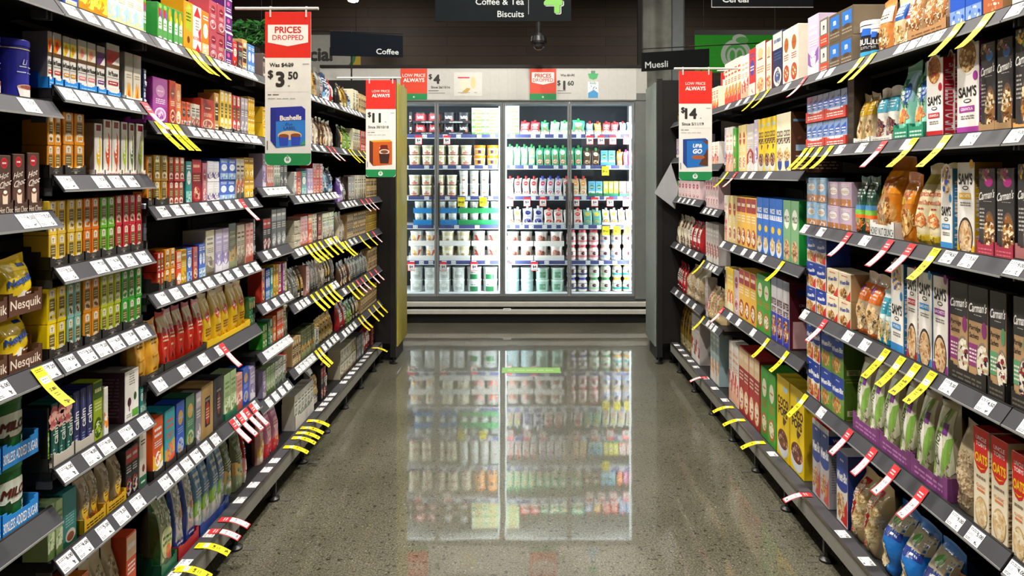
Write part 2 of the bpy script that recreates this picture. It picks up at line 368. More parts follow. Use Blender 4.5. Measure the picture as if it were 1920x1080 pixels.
# ---------------------------------------------------------------- shelf geometry
def dep(px, X): return F*X/max(1.0, abs(px-PX))
LIPA, LIPB = .036, .026
XF = W+LIPB+.012          # plane of the product fronts on the upper shelves
XB = 1.122                # ... and on the base deck
XBACK = 1.56
BAYS = {}
def bay(side, name, px0, px1, words_, top=2.12, ylo=None, yhi=None):
    sx = -1 if side == 'L' else 1
    y0, y1 = sorted((dep(px0, W), dep(px1, W)))
    if ylo is not None: y0 = ylo
    if yhi is not None: y1 = yhi
    if y0 > y1: y0, y1 = y1, y0
    e = empty('shelving_bay', (sx*1.3, (y0+y1)/2, 0), label='black metal shelving bay, '+words_+', with grey ticket rails', cat='shelving')
    b = MB(); b.box(sx*XBACK, sx*(XBACK+.03), y0, y1, .1, top, '#141313'); add('back_panel', b, (sx*XBACK, (y0+y1)/2, 0), e)
    for yy in (y0+.02, y1-.02):
        b = MB(); b.box(sx*(XBACK-.03), sx*XBACK, yy-.015, yy+.015, 0, top, '#1b1a1a'); add('upright', b, (sx*XBACK, yy, 0), e)
    # base: kick board, front fascia, deck and feet
    b = MB(); b.box(sx*1.30, sx*1.33, y0, y1, .01, .09, '#0b0b0b'); b.box(sx*(W+.008), sx*XBACK, y0, y1, .095, .118, '#191919'); b.box(sx*1.113, sx*XBACK, y0, y1, .118, .152, '#2a2a2b')
    add('base_deck', b, (sx*1.3, y0, .1), e)
    b = MB(); b.box(sx*W, sx*(W+.006), y0+.002, y1-.002, .097, .160, '#83817a', 'matt_rail')
    b.mesh([(sx*(W), y0+.002, .160), (sx*(W), y1-.002, .160), (sx*1.113, y1-.002, .160), (sx*1.113, y0+.002, .160)], [(0, 1, 2, 3) if sx < 0 else (3, 2, 1, 0)], '#3f3f43', 'matt_rail')
    b.box(sx*(W+.006), sx*1.113, y0+.002, y1-.002, .150, .1595, '#3f3f43', 'matt_rail'); b.box(sx*(W-.003), sx*(W+.004), y0+.002, y1-.002, .158, .1635, '#8c8b88', 'brushed_metal')
    fas = add('base_fascia', b, (sx*W, y0, .1), e)
    n = 3 if y1-y0 > .9 else 2 if y1-y0 > .6 else 1
    for i in range(n):
        yy = y0+(y1-y0)*(i+.5)/n
        b = MB(); b.box(sx*1.075, sx*1.10, yy-.008, yy+.008, .03, .097, '#3a3a3a'); b.lathe([(.028, 0), (.028, .008), (.012, .016), (.010, .032)], '#171717', cx=sx*1.0875, cy=yy, n=12)
        add('foot', b, (sx*1.0875, yy, 0), e)
        b = MB(); b.box(sx*1.012, sx*1.055, yy-.012, yy+.012, .0002, .0015, '#55534c'); add('floor_patch', b, (sx*1.04, yy, 0), e)  # small flat dark patch lying on the floor by each foot
    BAYS[name] = dict(e=e, sx=sx, y0=y0, y1=y1, words=words_, sh=[], fas=fas); return e
def shelf(bn, z, px0=None, px1=None, depthm=.46):
    B = BAYS[bn]; sx = B['sx']; y0, y1 = B['y0'], B['y1']
    if px0 is not None: y0 = dep(px0, W)
    if px1 is not None: y1 = dep(px1, W)
    y0 += .002; y1 -= .002
    b = MB(); xd = W+LIPB+.004
    b.box(sx*xd, sx*(xd+depthm), y0, y1, z+.008, z+.029, '#1d1c1c')
    for k in (.3, .62): b.box(sx*(xd+depthm*k), sx*(xd+depthm*k+.012), y0+.02, y1-.02, z-.004, z+.008, '#232222')
    s = add('shelf', b, (sx*1.3, (y0+y1)/2, z), B['e'])
    b = MB(); P = [(W, z), (W+.004, z-.002), (W+LIPB+.004, z+LIPA-.004), (W+LIPB, z+LIPA)]
    V = [(sx*x, y, zz) for y in (y0, y1) for x, zz in P]; fc = [(0, 1, 5, 4), (1, 2, 6, 5), (2, 3, 7, 6), (3, 0, 4, 7), (3, 2, 1, 0), (4, 5, 6, 7)]
    if sx > 0: fc = [tuple(reversed(f)) for f in fc]
    b.mesh(V, fc, '#3b3b40', 'matt_rail'); b.box(sx*(W+LIPB), sx*(W+LIPB+.006), y0, y1, z+.012, z+LIPA+.002, '#222')
    b.box(sx*(W-.0008), sx*(W+.003), y0, y1, z-.003, z+.0015, '#8a8a88')
    add('ticket_rail', b, (sx*W, (y0+y1)/2, z), s)
    for yy in (y0+.006, y1-.006):
        b = MB(); b.poly([(sx*(xd+.03), yy-.002, z-.001), (sx*(xd+depthm), yy-.002, z-.07), (sx*(xd+depthm), yy-.002, z+.008), (sx*(xd+.03), yy-.002, z+.008)], '#2c2b2b')
        b.poly([(sx*(xd+.03), yy+.002, z-.001), (sx*(xd+.03), yy+.002, z+.008), (sx*(xd+depthm), yy+.002, z+.008), (sx*(xd+depthm), yy+.002, z-.07)], '#2c2b2b')
        b.box(sx*(xd+.005), sx*(xd+.04), yy-.003, yy+.003, z-.012, z+.008, '#55575a'); add('bracket', b, (sx*1.3, yy, z), s)
    B['sh'].append((z, s)); return s
TK = {}
def ticket_mesh(kind, v, base=False):
    if (kind, v, base) in TK: return TK[kind, v, base]
    b = MB(); w, h = (.052, .037)
    S = lambda u, q, e: ((u-.5)*w, (q-.5)*h, .0009+e); r = random.Random(v)
    pr = ['5.00', '4.50', '3.50', '7.20', '6.00', '2.80', '4.00', '9.00'][v % 8]
    if kind == 'w':
        b.box(-w/2, w/2, -h/2, h/2, 0, .0009, '#e9eaea', 'printed_card')
        art(b, S, [('L', .06, .72, .6, .92, 2, '#55575c'), ('L', .06, .42, .4, .58, 2, '#8a8c90'), ('T', pr, .76, .72, .26, '#16171a', {'b': .03}), ('L', .06, .08, .4, .26, 2, '#44464a'), ('N', .78, .2, .1, .13, 10, ['#222', '#444'], .0018)], w, h, seed=v)
    else:
        w = .035; Lh = {'y': .078, 'r': .074}[kind]; c = {'y': '#ffe60a', 'r': '#e1262e'}[kind]; n = 7
        # a strip lying on the rail, then leaving it and hanging outwards
        def path(t):
            if t < .28: return (.018-t/.28*.036, .0011)
            q = (t-.28)/.72; return (-.018-Lh*q*(1-.06*q), .0011+Lh*(-.34*q**1.5 if base else .16*q**1.4+.02*math.sin(3*q+v)*q))
        def S2(u, q, e):
            t = 1-q; y, z = path(t); y2, z2 = path(min(1, t+.01)); dy, dz = y2-y, z2-z; l = math.hypot(dy, dz) or 1
            ny, nz = -dz/l, dy/l
            if nz > 0: ny, nz = -ny, -nz
            return ((u-.5)*w, y-ny*e*(1), z-nz*e)
        nn = 14
        for sg, e_ in ((1, .0004), (-1, -.0002)):
            P = [S2(i, j/nn, e_) for j in range(nn+1) for i in (0, 1)]
            b.mesh(P, [(2*j, 2*j+1, 2*j+3, 2*j+2) if sg > 0 else (2*j+1, 2*j, 2*j+2, 2*j+3) for j in range(nn)], c if kind == 'y' or sg > 0 else '#eee', 'printed_card', True)
        if kind == 'y': L = [('L', .2, .9, .8, .97, 2, '#6d6410'), ('R', .12, .66, .88, .80, '#f4f2d8'), ('L', .25, .68, .75, .78, 2, '#777'), ('T', pr, .5, .5, .075, '#1b1a10', {'b': .04, 'w': .8}), ('L', .3, .3, .7, .42, 2, '#7d7416'), ('N', .5, .1, .3, .05, 24, ['#2a2810'], .002)]
        else: L = [('T', 'LOW', .5, .84, .05, '#fff', {'b': .03}), ('R', .1, .04, .9, .68, '#f6f4f2'), ('T', pr, .5, .5, .075, '#1b1a1a', {'b': .04, 'w': .8}), ('L', .25, .26, .75, .4, 2, '#888'), ('N', .5, .12, .25, .04, 20, ['#333'], .002)]
        if kind == 'r': L = L[1:]+[('L', .2, .76, .8, .9, 2, '#fbdada')]
        art(b, lambda u, q, e: S2(u, q, .0008+e), L, w, Lh+.036, e=.0002, step=.00008, nu=1, nv=nn, seed=v)
    TK[kind, v, base] = b.data({'w': 'price_ticket', 'y': 'special_ticket', 'r': 'special_ticket'}[kind]); return TK[kind, v, base]
TN = [0]; USED = {}
def ticket(bn, z, px, kind, base=False):
    B = BAYS[bn]; sx = B['sx']
    if base: par = B['fas']; xc = W+.028 if kind == 'w' else W+.020; zc = .1602; ux, uz = sx*1.0, 0.0
    else:
        par = min(B['sh'], key=lambda q: abs(q[0]-z))[1]; xc = W+LIPB/2; zc = z+LIPA/2; l = math.hypot(LIPA, LIPB); ux, uz = sx*LIPB/l, LIPA/l
    X = Vector((0, -sx, 0)); Y = Vector((ux, 0, uz)); Z = X.cross(Y)
    y = dep(px, xc)
    if y < B['y0']+.025 or y > B['y1']-.025: y = min(max(y, B['y0']+.03), B['y1']-.03)
    v = TN[0] % 8; TN[0] += 1
    if kind == 'w':
        if any(abs(y-q) < .054 for q in USED.setdefault((bn, z, base), [])): return
        USED[bn, z, base].append(y)
    if base and kind != 'w': pass
    o = bpy.data.objects.new('price_ticket' if kind == 'w' else 'special_ticket', ticket_mesh(kind, v, base)); COL.objects.link(o); o.parent = par
    p = WO[par.name]; R = Matrix((X, Y, Z)).transposed().to_4x4(); N = Z*(.0003 if kind == 'w' else .0016+.0005*(v % 3))
    o.matrix_local = Matrix.Translation(Vector((sx*xc-p[0], y-p[1], zc-p[2]))+N) @ R
    if kind != 'w': o['label'] = 'yellow special ticket curling off the rail' if kind == 'y' else 'red and white special ticket curling off the rail'
def fill(bn, z, whites='', ys='', rs='', base=False):
    "tickets: explicit pixel columns of the photograph, or 'a-b/n' for n evenly spread"
    def ex(s):
        out = []
        for t in s.split():
            if '/' in t:
                a, n = t.split('/'); a, b = map(float, a.split('-')); n = int(n); xx = W+.015; da, db = dep(a, xx), dep(b, xx)
                for i in range(n): dd = da+(db-da)*(i+.5)/n; out.append(PX+(1 if a > PX else -1)*F*xx/dd)
            else: out.append(float(t))
        return out
    for k, s in (('w', whites), ('y', ys), ('r', rs)):
        for p in ex(s): ticket(bn, z, p, k, base)
def stock(bn, z, no, blocks, base=False):
    """blocks: (design, px0, px1, n, height px, rows, opts) ; opts: d depth, g gap share, t tray (colour, front height, text, text colour, facings per tray), b set back, j jitter"""
    B = BAYS[bn]; sx = B['sx']; Xf0 = XB if base else XF; zd = (.1525 if base else z+.0293); rz = -sx*math.pi/2
    shn = B['words'].split(',')[-1].strip(); cnt = {}
    blocks = sorted(blocks, key=lambda q: -abs((q[1]+q[2])/2-PX))
    for bl in blocks:
        dk, p0, p1, n, hp = bl[:5]; rows = bl[5] if len(bl) > 5 else 1; o = bl[6] if len(bl) > 6 else {}
        D_ = D[dk]; Xf = Xf0+o.get('b', 0)
        y0, y1 = sorted((dep(p0, Xf), dep(p1, Xf))); y0 = max(y0, B['y0']-(.0 if o.get('x') else .02)); y1 = min(y1, B['y1']+.02, 5.29)
        if y1-y0 < .01: continue
        wc = (y1-y0)/n; mid = abs((p0+p1)/2-PX); H = hp*Xf/mid
        d = o.get('d', {'box': min(.16, max(.06, wc*1.2)), 'bag': max(.06, min(.13, wc*.8)), 'pouch': .03, 'tin': wc, 'tub': wc, 'jar': wc}[D_['k']])
        zn = [q for q in SH[bn] if q > z+.05] if not base else SH[bn]
        if zn and (not o.get('over')): H = min(H, min(zn)-.010-zd-.003)
        tr = o.get('t'); g = o.get('g', .02 if D_['k'] == 'box' else .05); zb = zd
        w = wc*(1-g)
        if D_['k'] in ('tin', 'tub', 'jar'): d = w
        if tr:
            nt = max(1, round(n/tr[4])); tw_ = (y1-y0)/nt; me = None
            zl = [zd] if not o.get('tr') else [zd+k*H/rows for k in range(rows)]
            for zz_i, zz in enumerate(zl):
                for i in range(nt):
                    a, c = y0+i*tw_+.0006, y0+(i+1)*tw_-.0006
                    if me is None: me, _, _ = tray(a, c, 0, d+.006, zz, tr[1], tr[0], tr[2], tr[3], '', sx)
                    cc = cnt.get('tray', 0)+1; cnt['tray'] = cc
                    put('display_tray', me, (sx*(Xf+d/2+.001), (a+c)/2, zz+.0004), (0, 0, rz), label='%s cardboard display tray, %s from near end, %s, %s' % (tr[5] if len(tr) > 5 else 'black', od(cc), no, shn), cat='display tray', group='display trays on the %s, %s' % (no, shn))
            w = wc*(1-g)-.0045/tr[4]*1.2; zb = zd+.0018; H -= .0018
        hh = H/rows-(.0022 if o.get('tr') else .0006)
        c0 = cnt.get(D_['ds'], 0); cnt[D_['ds']] = c0+n
        for r in range(rows):
            if o.get('skip') and r in o['skip']: continue
            for i in range(n):
                jx = rj.uniform(0, .004) if not tr else rj.uniform(.0015, .003); ja = rj.uniform(-1, 1)*(.012 if D_['k'] == 'box' and not tr else .004)
                if D_['k'] in ('tin', 'tub', 'jar'): ja = .42*sx+rj.uniform(-.1, .1)
                if D_['k'] in ('bag',): jx = rj.uniform(0, .01); ja = rj.uniform(-.05, .05)
                if rows > 1: ja *= .3
                yc = y0+wc*(i+.5)
                rn = RN[rows][r]
                lab = D_['ds']+(', '+rn if rn else '')+', '+od(c0+i+1)+' from near end, '+no+', '+shn
                place_item(dk, w, d, hh, (sx*(Xf+d/2+jx), yc, zb+r*(H/rows)+.0003), rz+ja, lab, D_['ds']+'s on the '+no+', '+shn)
# ---------------------------------------------------------------- packaging designs
def tw(key, c, ds, c2=None):
    de(key, 'box', 'tea_box', ds, 'tea box', c, [('R', .0, .0, 1, .1, c2 or c), ('P', [(.18, .1), (.82, .1), (.82, .3), (.5, .36), (.18, .3)], '#f4efdc'), ('R', .2, .36, .8, .70, '#6f6336'), ('L', .28, .42, .72, .64, 3, '#d8c88e'),
        ('P', [(.25, .74), (.75, .74), (.75, .93), (.5, .98), (.25, .93)], '#f2ecd8'), ('R', .46, .78, .54, .90, '#a08a50'), ('R', .38, .87, .62, .90, '#a08a50'), ('E', .5, .2, .2, .05, c), ('N', .5, .2, .22, .06, 6, [c, '#7a5a20'], .004)], side=c, m='glossy_wrap')
tw('tw_or', '#e8961c', 'orange tea carton'); tw('tw_yel', '#f0c73c', 'yellow tea carton'); tw('tw_lem', '#f3d50e', 'lemon yellow tea carton'); tw('tw_org', '#f27d12', 'bright orange tea carton')
tw('tw_grn', '#6cc227', 'lime green tea carton'); tw('tw_red', '#d8263a', 'crimson tea carton'); tw('tw_teal', '#8ec7bd', 'pale teal tea carton'); tw('tw_ylg', '#c3cf2a', 'yellow green tea carton'); tw('tw_dgr', '#3fae3a', 'green tea carton')
tw('tw_gold', '#c89a2a', 'gold tea carton'); tw('tw_lbl', '#a9bde6', 'light blue tea carton'); tw('tw_am', '#d8862a', 'amber tea carton'); tw('tw_scar', '#c22b22', 'scarlet tea carton')
def infuse(key, c, c2, ds):
    de(key, 'box', 'infusion_box', ds, 'tea box', '#f3efe8', [('R', .0, .88, 1, 1, '#a59e98'), ('R', 0, .62, 1, .88, c), ('P', [(.35, .62), (1, .62), (1, .80)], '#f6f0e8'), ('E', .45, .76, .22, .08, c2), ('R', 0, .56, 1, .63, '#6a4a30'),
        ('T', "In'fuse", .5, .46, .085, '#23201f', {'b': .045, 'w': .98}), ('L', .05, .37, .95, .4, 1, '#9a8f88'), ('R', .12, .25, .9, .32, c2), ('L', .2, .265, .8, .31, 1, '#fff'), ('R', 0, 0, 1, .2, '#e8d8cc')], m='glossy_wrap', side='#8d8a86')
infuse('inf_or', '#ef8a17', '#d9411e', 'orange topped infusion box'); infuse('inf_ye', '#e9d94a', '#e09a28', 'yellow topped infusion box'); infuse('inf_cr', '#e5cf9c', '#ee8a8a', 'cream topped infusion box')
infuse('inf_pu', '#5c3c6a', '#6b2f86', 'purple topped infusion box'); infuse('inf_rd', '#a3232b', '#b8242c', 'dark red infusion box')
de('flame', 'box', 'infusion_box', 'cream flame print tea box', 'tea box', '#e6e0cf', [('R', 0, .62, 1, 1, '#8f8b84'), ('P', [(.1, .08), (.9, .08), (.62, .42), (.5, .3), (.38, .42)], '#f0b23a'), ('P', [(.3, .08), (.7, .08), (.5, .3)], '#e0531e'), ('L', .2, .48, .8, .58, 2, '#a69f8c')], m='glossy_wrap', side='#a8a49b')
def veg(key, c, ds):
    de(key, 'box', 'soup_tea_box', ds, 'tea box', '#f3efe6', [('P', [(.2, .86), (.8, .86), (.8, .97), (.2, .97)], '#8b1d2e'), ('E', .5, .5, .30, .28, c), ('E', .38, .62, .2, .2, '#f3efe6'), ('P', [(.45, .3), (.75, .3), (.62, .12), (.5, .05), (.42, .1), (.55, .16)], c), ('L', .42, .32, .58, .62, 4, '#fff'), ('R', .04, .0, .96, .05, '#eee')], side='#a9a39c', m='glossy_wrap')
veg('vg_y', '#f0c81e', 'white carton, yellow swirl'); veg('vg_o', '#e5531c', 'white carton, orange swirl'); veg('vg_l', '#b7d32b', 'white carton, lime swirl'); veg('vg_g', '#5d7a2a', 'white carton, green swirl')
de('hotchoc', 'box', 'hot_chocolate_box', 'brown hot chocolate box', 'drink box', '#5b4036', [('E', .45, .87, .27, .09, '#d8323a'), ('E', .45, .87, .22, .07, '#c01c28'), ('L', .3, .84, .6, .9, 1, '#fff'), ('T', 'Hot', .42, .66, .10, '#efe6da', {'i': .35, 's': .3}), ('T', 'Choc', .55, .53, .10, '#efe6da', {'i': .35, 's': .3}),
    ('E', .52, .12, .42, .09, '#c8a27c'), ('P', [(.34, .12), (.70, .12), (.74, .36), (.30, .36)], '#e2cdb8'), ('E', .52, .37, .22, .045, '#7b4a32'), ('E', .52, .39, .15, .03, '#f4ece2'), ('L', .12, .44, .5, .48, 1, '#bfae9e')], side='#4a342c')
de('lindt', 'tin', 'drinking_chocolate_tin', 'dark blue round drink tin', 'tin', '#1c1f86', [('R', 0, .925, 1, .94, '#d6c98a'), ('T', 'Li', .60, .70, .10, '#c6c8e6', {'i': .3}), ('L', .5, .6, .85, .64, 1, '#cfd0ee'), ('L', .46, .5, .9, .54, 1, '#b9bbe0'), ('P', [(.52, .04), (.86, .04), (.92, .26), (.46, .26)], '#e6e0dc'), ('E', .69, .26, .23, .045, '#c79a80'), ('E', .69, .26, .18, .033, '#8a4a38')], lid='#23269a')
def sq_(key, ds): de(key, 'bag', 'cocoa_pouch', ds, 'drink pouch', '#f4d21c', [('R', .04, .74, .96, .86, '#f8dc30'), ('R', .62, .80, .86, .86, '#1d3f86'), ('P', [(.1, .03), (.9, .03), (.9, .3), (.55, .40), (.1, .12)], '#f6f1e2'), ('P', [(.55, .06), (.9, .04), (.9, .42), (.62, .34)], '#6a3a1c'), ('T', 'Nesquik', .5, .56, .13, '#1a4fae', {'b': .06, 's': .18, 'w': .96}), ('L', .66, .3, .88, .36, 1, '#fff'), ('E', .42, .2, .14, .06, '#3b8fd8')], bo={'full': .8}, m='glossy_wrap')
sq_('nesq', 'yellow cocoa pouch')
de('oval', 'tin', 'malt_drink_tin', 'orange malt drink tin', 'tin', '#ee6a14', [('T', 'Ovaltine', .5, .72, .12, '#1a2b8a', {'b': .06, 's': .12, 'w': .9}), ('P', [(.4, .42), (.5, .56), (.56, .46), (.66, .5), (.62, .4), (.5, .3)], '#33268a'), ('E', .53, .58, .035, .03, '#33268a'), ('E', .38, .28, .1, .09, '#1d1a50'), ('E', .38, .28, .08, .072, '#ee6a14'), ('E', .66, .26, .1, .09, '#1d1a50'), ('E', .66, .26, .08, .072, '#ee6a14'), ('L', .4, .08, .8, .16, 2, '#fff')], lid='#c9590f')
de('milo', 'tin', 'malt_drink_tin', 'green malt drink tin', 'tin', '#1f6a2c', [('W', .0, .16, .03, '#5b3a1e'), ('E', .5, .64, .42, .2, '#f2efe4'), ('E', .5, .64, .38, .16, '#e6efe0'), ('T', 'MILO', .5, .62, .15, '#5a1e14', {'b': .08, 'i': .25, 'w': .72}), ('T', '30%', .72, .36, .08, '#fff', {'b': .05}), ('T', 'LESS', .72, .25, .08, '#fff', {'b': .05}), ('P', [(.3, .42), (.42, .5), (.46, .36), (.4, .3), (.5, .2), (.36, .26)], '#14401c')], lid='#3c8a44')
de('milov', 'tin', 'malt_drink_tin', 'green value malt tin', 'tin', '#1f6a2c', [('R', 0, .72, 1, .98, '#e8c81c'), ('T', '1kg', .35, .86, .1, '#5a1e14', {'b': .04}), ('E', .5, .5, .42, .16, '#f2efe4'), ('T', 'MILO', .5, .48, .14, '#5a1e14', {'b': .08, 'i': .25, 'w': .72})], lid='#e2c21c')
de('green_tea', 'box', 'tea_box', 'black green tea box', 'tea box', '#26211f', [('R', .1, .62, .9, .66, '#5b4a30'), ('R', .14, .1, .86, .6, '#7cb52a'), ('T', 'GREEN', .5, .5, .06, '#fff'), ('T', 'TEA', .5, .40, .06, '#fff'), ('L', .24, .14, .76, .3, 3, '#2b4a12')], m='glossy_wrap')
de('teal_flor', 'box', 'floral_tea_box', 'teal floral tea box', 'tea box', '#15504a', [('N', .3, .75, .25, .16, 26, ['#e58a8a', '#f2b8a8', '#c65a62'], .012), ('T', 'calm', .62, .5, .12, '#e8efe8', {'r': 1, 'b': .03}), ('P', [(.1, .05), (.16, .05), (.7, .7), (.66, .72)], '#3fae8a'), ('L', .2, .1, .5, .3, 4, '#a9d0c4')])
de('navy_flor', 'box', 'floral_tea_box', 'navy floral tea box', 'tea box', '#252a5e', [('P', [(.3, .55), (.5, .95), (.7, .55), (.66, .55), (.5, .86), (.34, .55)], '#8a90d0'), ('T', 'calm', .5, .52, .12, '#fff', {'r': 1, 'b': .03}), ('L', .3, .12, .7, .3, 4, '#9aa0d8'), ('E', .5, .08, .4, .04, '#5b60b0')])
gen('lime_t', '#9cb41e', '#3a5a14', '#e2eaa8', 3, ds='lime green tall tea box'); gen('wh_or', '#f4f0e6', '#ef8a1c', '#eee', 2, ds='white and orange tea box')
de('grape', 'box', 'herbal_tea_box', 'white grape print box', 'tea box', '#f5f3ee', [('L', .3, .7, .7, .95, 5, '#8a8580'), ('E', .3, .38, .13, .09, '#4a1c3a'), ('R', .27, .2, .33, .34, '#6b2a50'), ('E', .72, .45, .1, .08, '#2a5a2a'), ('R', .5, .06, .95, .2, '#5fae3a'), ('L', .1, .08, .45, .16, 2, '#999')], side='#4a2638', top='#6b6660', S=[('L', .1, .1, .9, .9, 12, '#7a5a6c')])
de('yel_gold', 'bag', 'tea_bag_pouch', 'gold foil tea pouch', 'tea pouch', '#e6ab34', [('R', .02, .78, .98, .9, '#cfa86a'), ('L', .28, .56, .72, .68, 2, '#7a5210'), ('E', .5, .38, .28, .03, '#c47c14'), ('E', .5, .40, .28, .03, '#e6ab34'), ('L', .3, .12, .7, .2, 1, '#8a5a14')], bo={'full': .8, 'sq': .3}, m='glossy_wrap')
de('dilmah', 'bag', 'tea_bag_pouch', 'red and gold tea pouch', 'tea pouch', '#d22a18', [('R', .02, .66, .98, .9, '#c9b48c'), ('E', .5, .68, .3, .05, '#a33a14'), ('L', .26, .48, .74, .6, 2, '#f3e2b0'), ('P', [(.35, .28), (.5, .2), (.65, .28), (.6, .18), (.5, .14), (.4, .18)], '#2a1512'), ('L', .35, .34, .65, .42, 1, '#fbe6a0')], bo={'full': .8, 'sq': .3}, m='glossy_wrap')
de('lipton', 'bag', 'tea_bag_pouch', 'yellow tea pouch', 'tea pouch', '#edc21a', [('R', .02, .55, .98, .88, '#d6b862'), ('E', .5, .56, .28, .1, '#d8361c'), ('L', .28, .53, .72, .59, 1, '#fff'), ('L', .25, .2, .75, .36, 3, '#9a3c10'), ('N', .5, .1, .3, .06, 8, ['#d88a10'], .006)], bo={'full': .8, 'sq': .35}, m='glossy_wrap')
# top shelf
gen('yel_box', '#f2c40e', '#f8d84a', '#c88a0a', 2, ds='plain yellow box', nm='drink_box', ct='drink box')
gen('wht_blue', '#eef0ee', '#a9cfee', '#e8d9a0', 2, ds='white and blue drink box', nm='drink_box', ct='drink box'); gen('blue_top', '#3a52b0', '#f2c40e', '#fff', 1, ds='blue drink box', nm='drink_box', ct='drink box')
de('fruit_t', 'box', 'fruit_tea_box', 'green fruit tea box', 'tea box', '#3b9a46', [('E', .4, .80, .22, .16, '#d92f3c'), ('E', .66, .70, .2, .12, '#7a4fb0'), ('P', [(.2, .34), (.8, .34), (.8, .6), (.5, .66), (.2, .6)], '#dfeee2'), ('L', .28, .4, .72, .54, 2, '#3b7a46'), ('E', .5, .0, .5, .16, '#dff2e6'), ('E', .5, .92, .3, .06, '#8cc63f')], m='glossy_wrap')
de('fruit_o', 'box', 'fruit_tea_box', 'green citrus tea box', 'tea box', '#3b9a46', [('E', .4, .80, .26, .16, '#f2a51c'), ('E', .66, .66, .2, .12, '#f4d23a'), ('P', [(.2, .34), (.8, .34), (.8, .6), (.5, .66), (.2, .6)], '#dfeee2'), ('L', .28, .4, .72, .54, 2, '#3b7a46'), ('E', .5, .0, .5, .16, '#dff2e6')], m='glossy_wrap')
de('mango', 'box', 'herbal_tea_box', 'orange and green tea box', 'tea box', '#e79a1e', [('P', [(.15, .45), (.85, .4), (.8, .9), (.5, .98), (.25, .85)], '#a9b92a'), ('E', .5, .25, .15, .07, '#6a3a14'), ('L', .25, .6, .75, .8, 3, '#4a5a14')], m='glossy_wrap')
de('rooibos', 'box', 'herbal_tea_box', 'white and red tea box', 'tea box', '#efe9e2', [('R', 0, 0, 1, .12, '#e0861c'), ('P', [(.2, .04), (.9, .1), (.55, .24)], '#d3222a'), ('P', [(.1, .78), (.9, .78), (.5, 1)], '#d3222a'), ('L', .3, .5, .7, .74, 4, '#8a8580'), ('T', 'ROOIBOS', .5, .34, .07, '#d3222a', {'b': .02}), ('P', [(.8, .3), (.9, .3), (.95, .6), (.6, .48)], '#c0303a')])
gen('or_tall', '#ee7a1e', '#f6c08a', '#fff', 0, ds='orange tall tea box'); gen('pink_t', '#b3505c', '#8a2a3a', '#f0c8cc', 4, ds='rose red tea box', m='glossy_wrap')
de('purp_sq', 'box', 'chai_box', 'purple square tea box', 'tea box', '#5a2470', [('R', 0, 0, 1, .07, '#e8dcec'), ('R', 0, .93, 1, 1, '#e8dcec'), ('R', 0, 0, .06, 1, '#e8dcec'), ('E', .5, .68, .18, .13, '#e2508a'), ('L', .22, .2, .82, .46, 2, '#f2e6f4')])
gen('red_s', '#d02a20', '#8a1812', '#f6e2d0', 0, ds='small red tea box'); gen('dk_s', '#3a3638', '#7a2a20', '#a9b4a8', 3, ds='charcoal tea box'); gen('tan_s', '#c49a5c', '#3a2a1c', '#f4e6c8', 1, ds='tan kraft tea box'); gen('blu_s', '#4a7ec2', '#9cc0e8', '#f4f2e8', 0, ds='sky blue tea box'); gen('brn_s', '#6a5a54', '#3f3430', '#c8beb4', 3, ds='grey brown tea box')
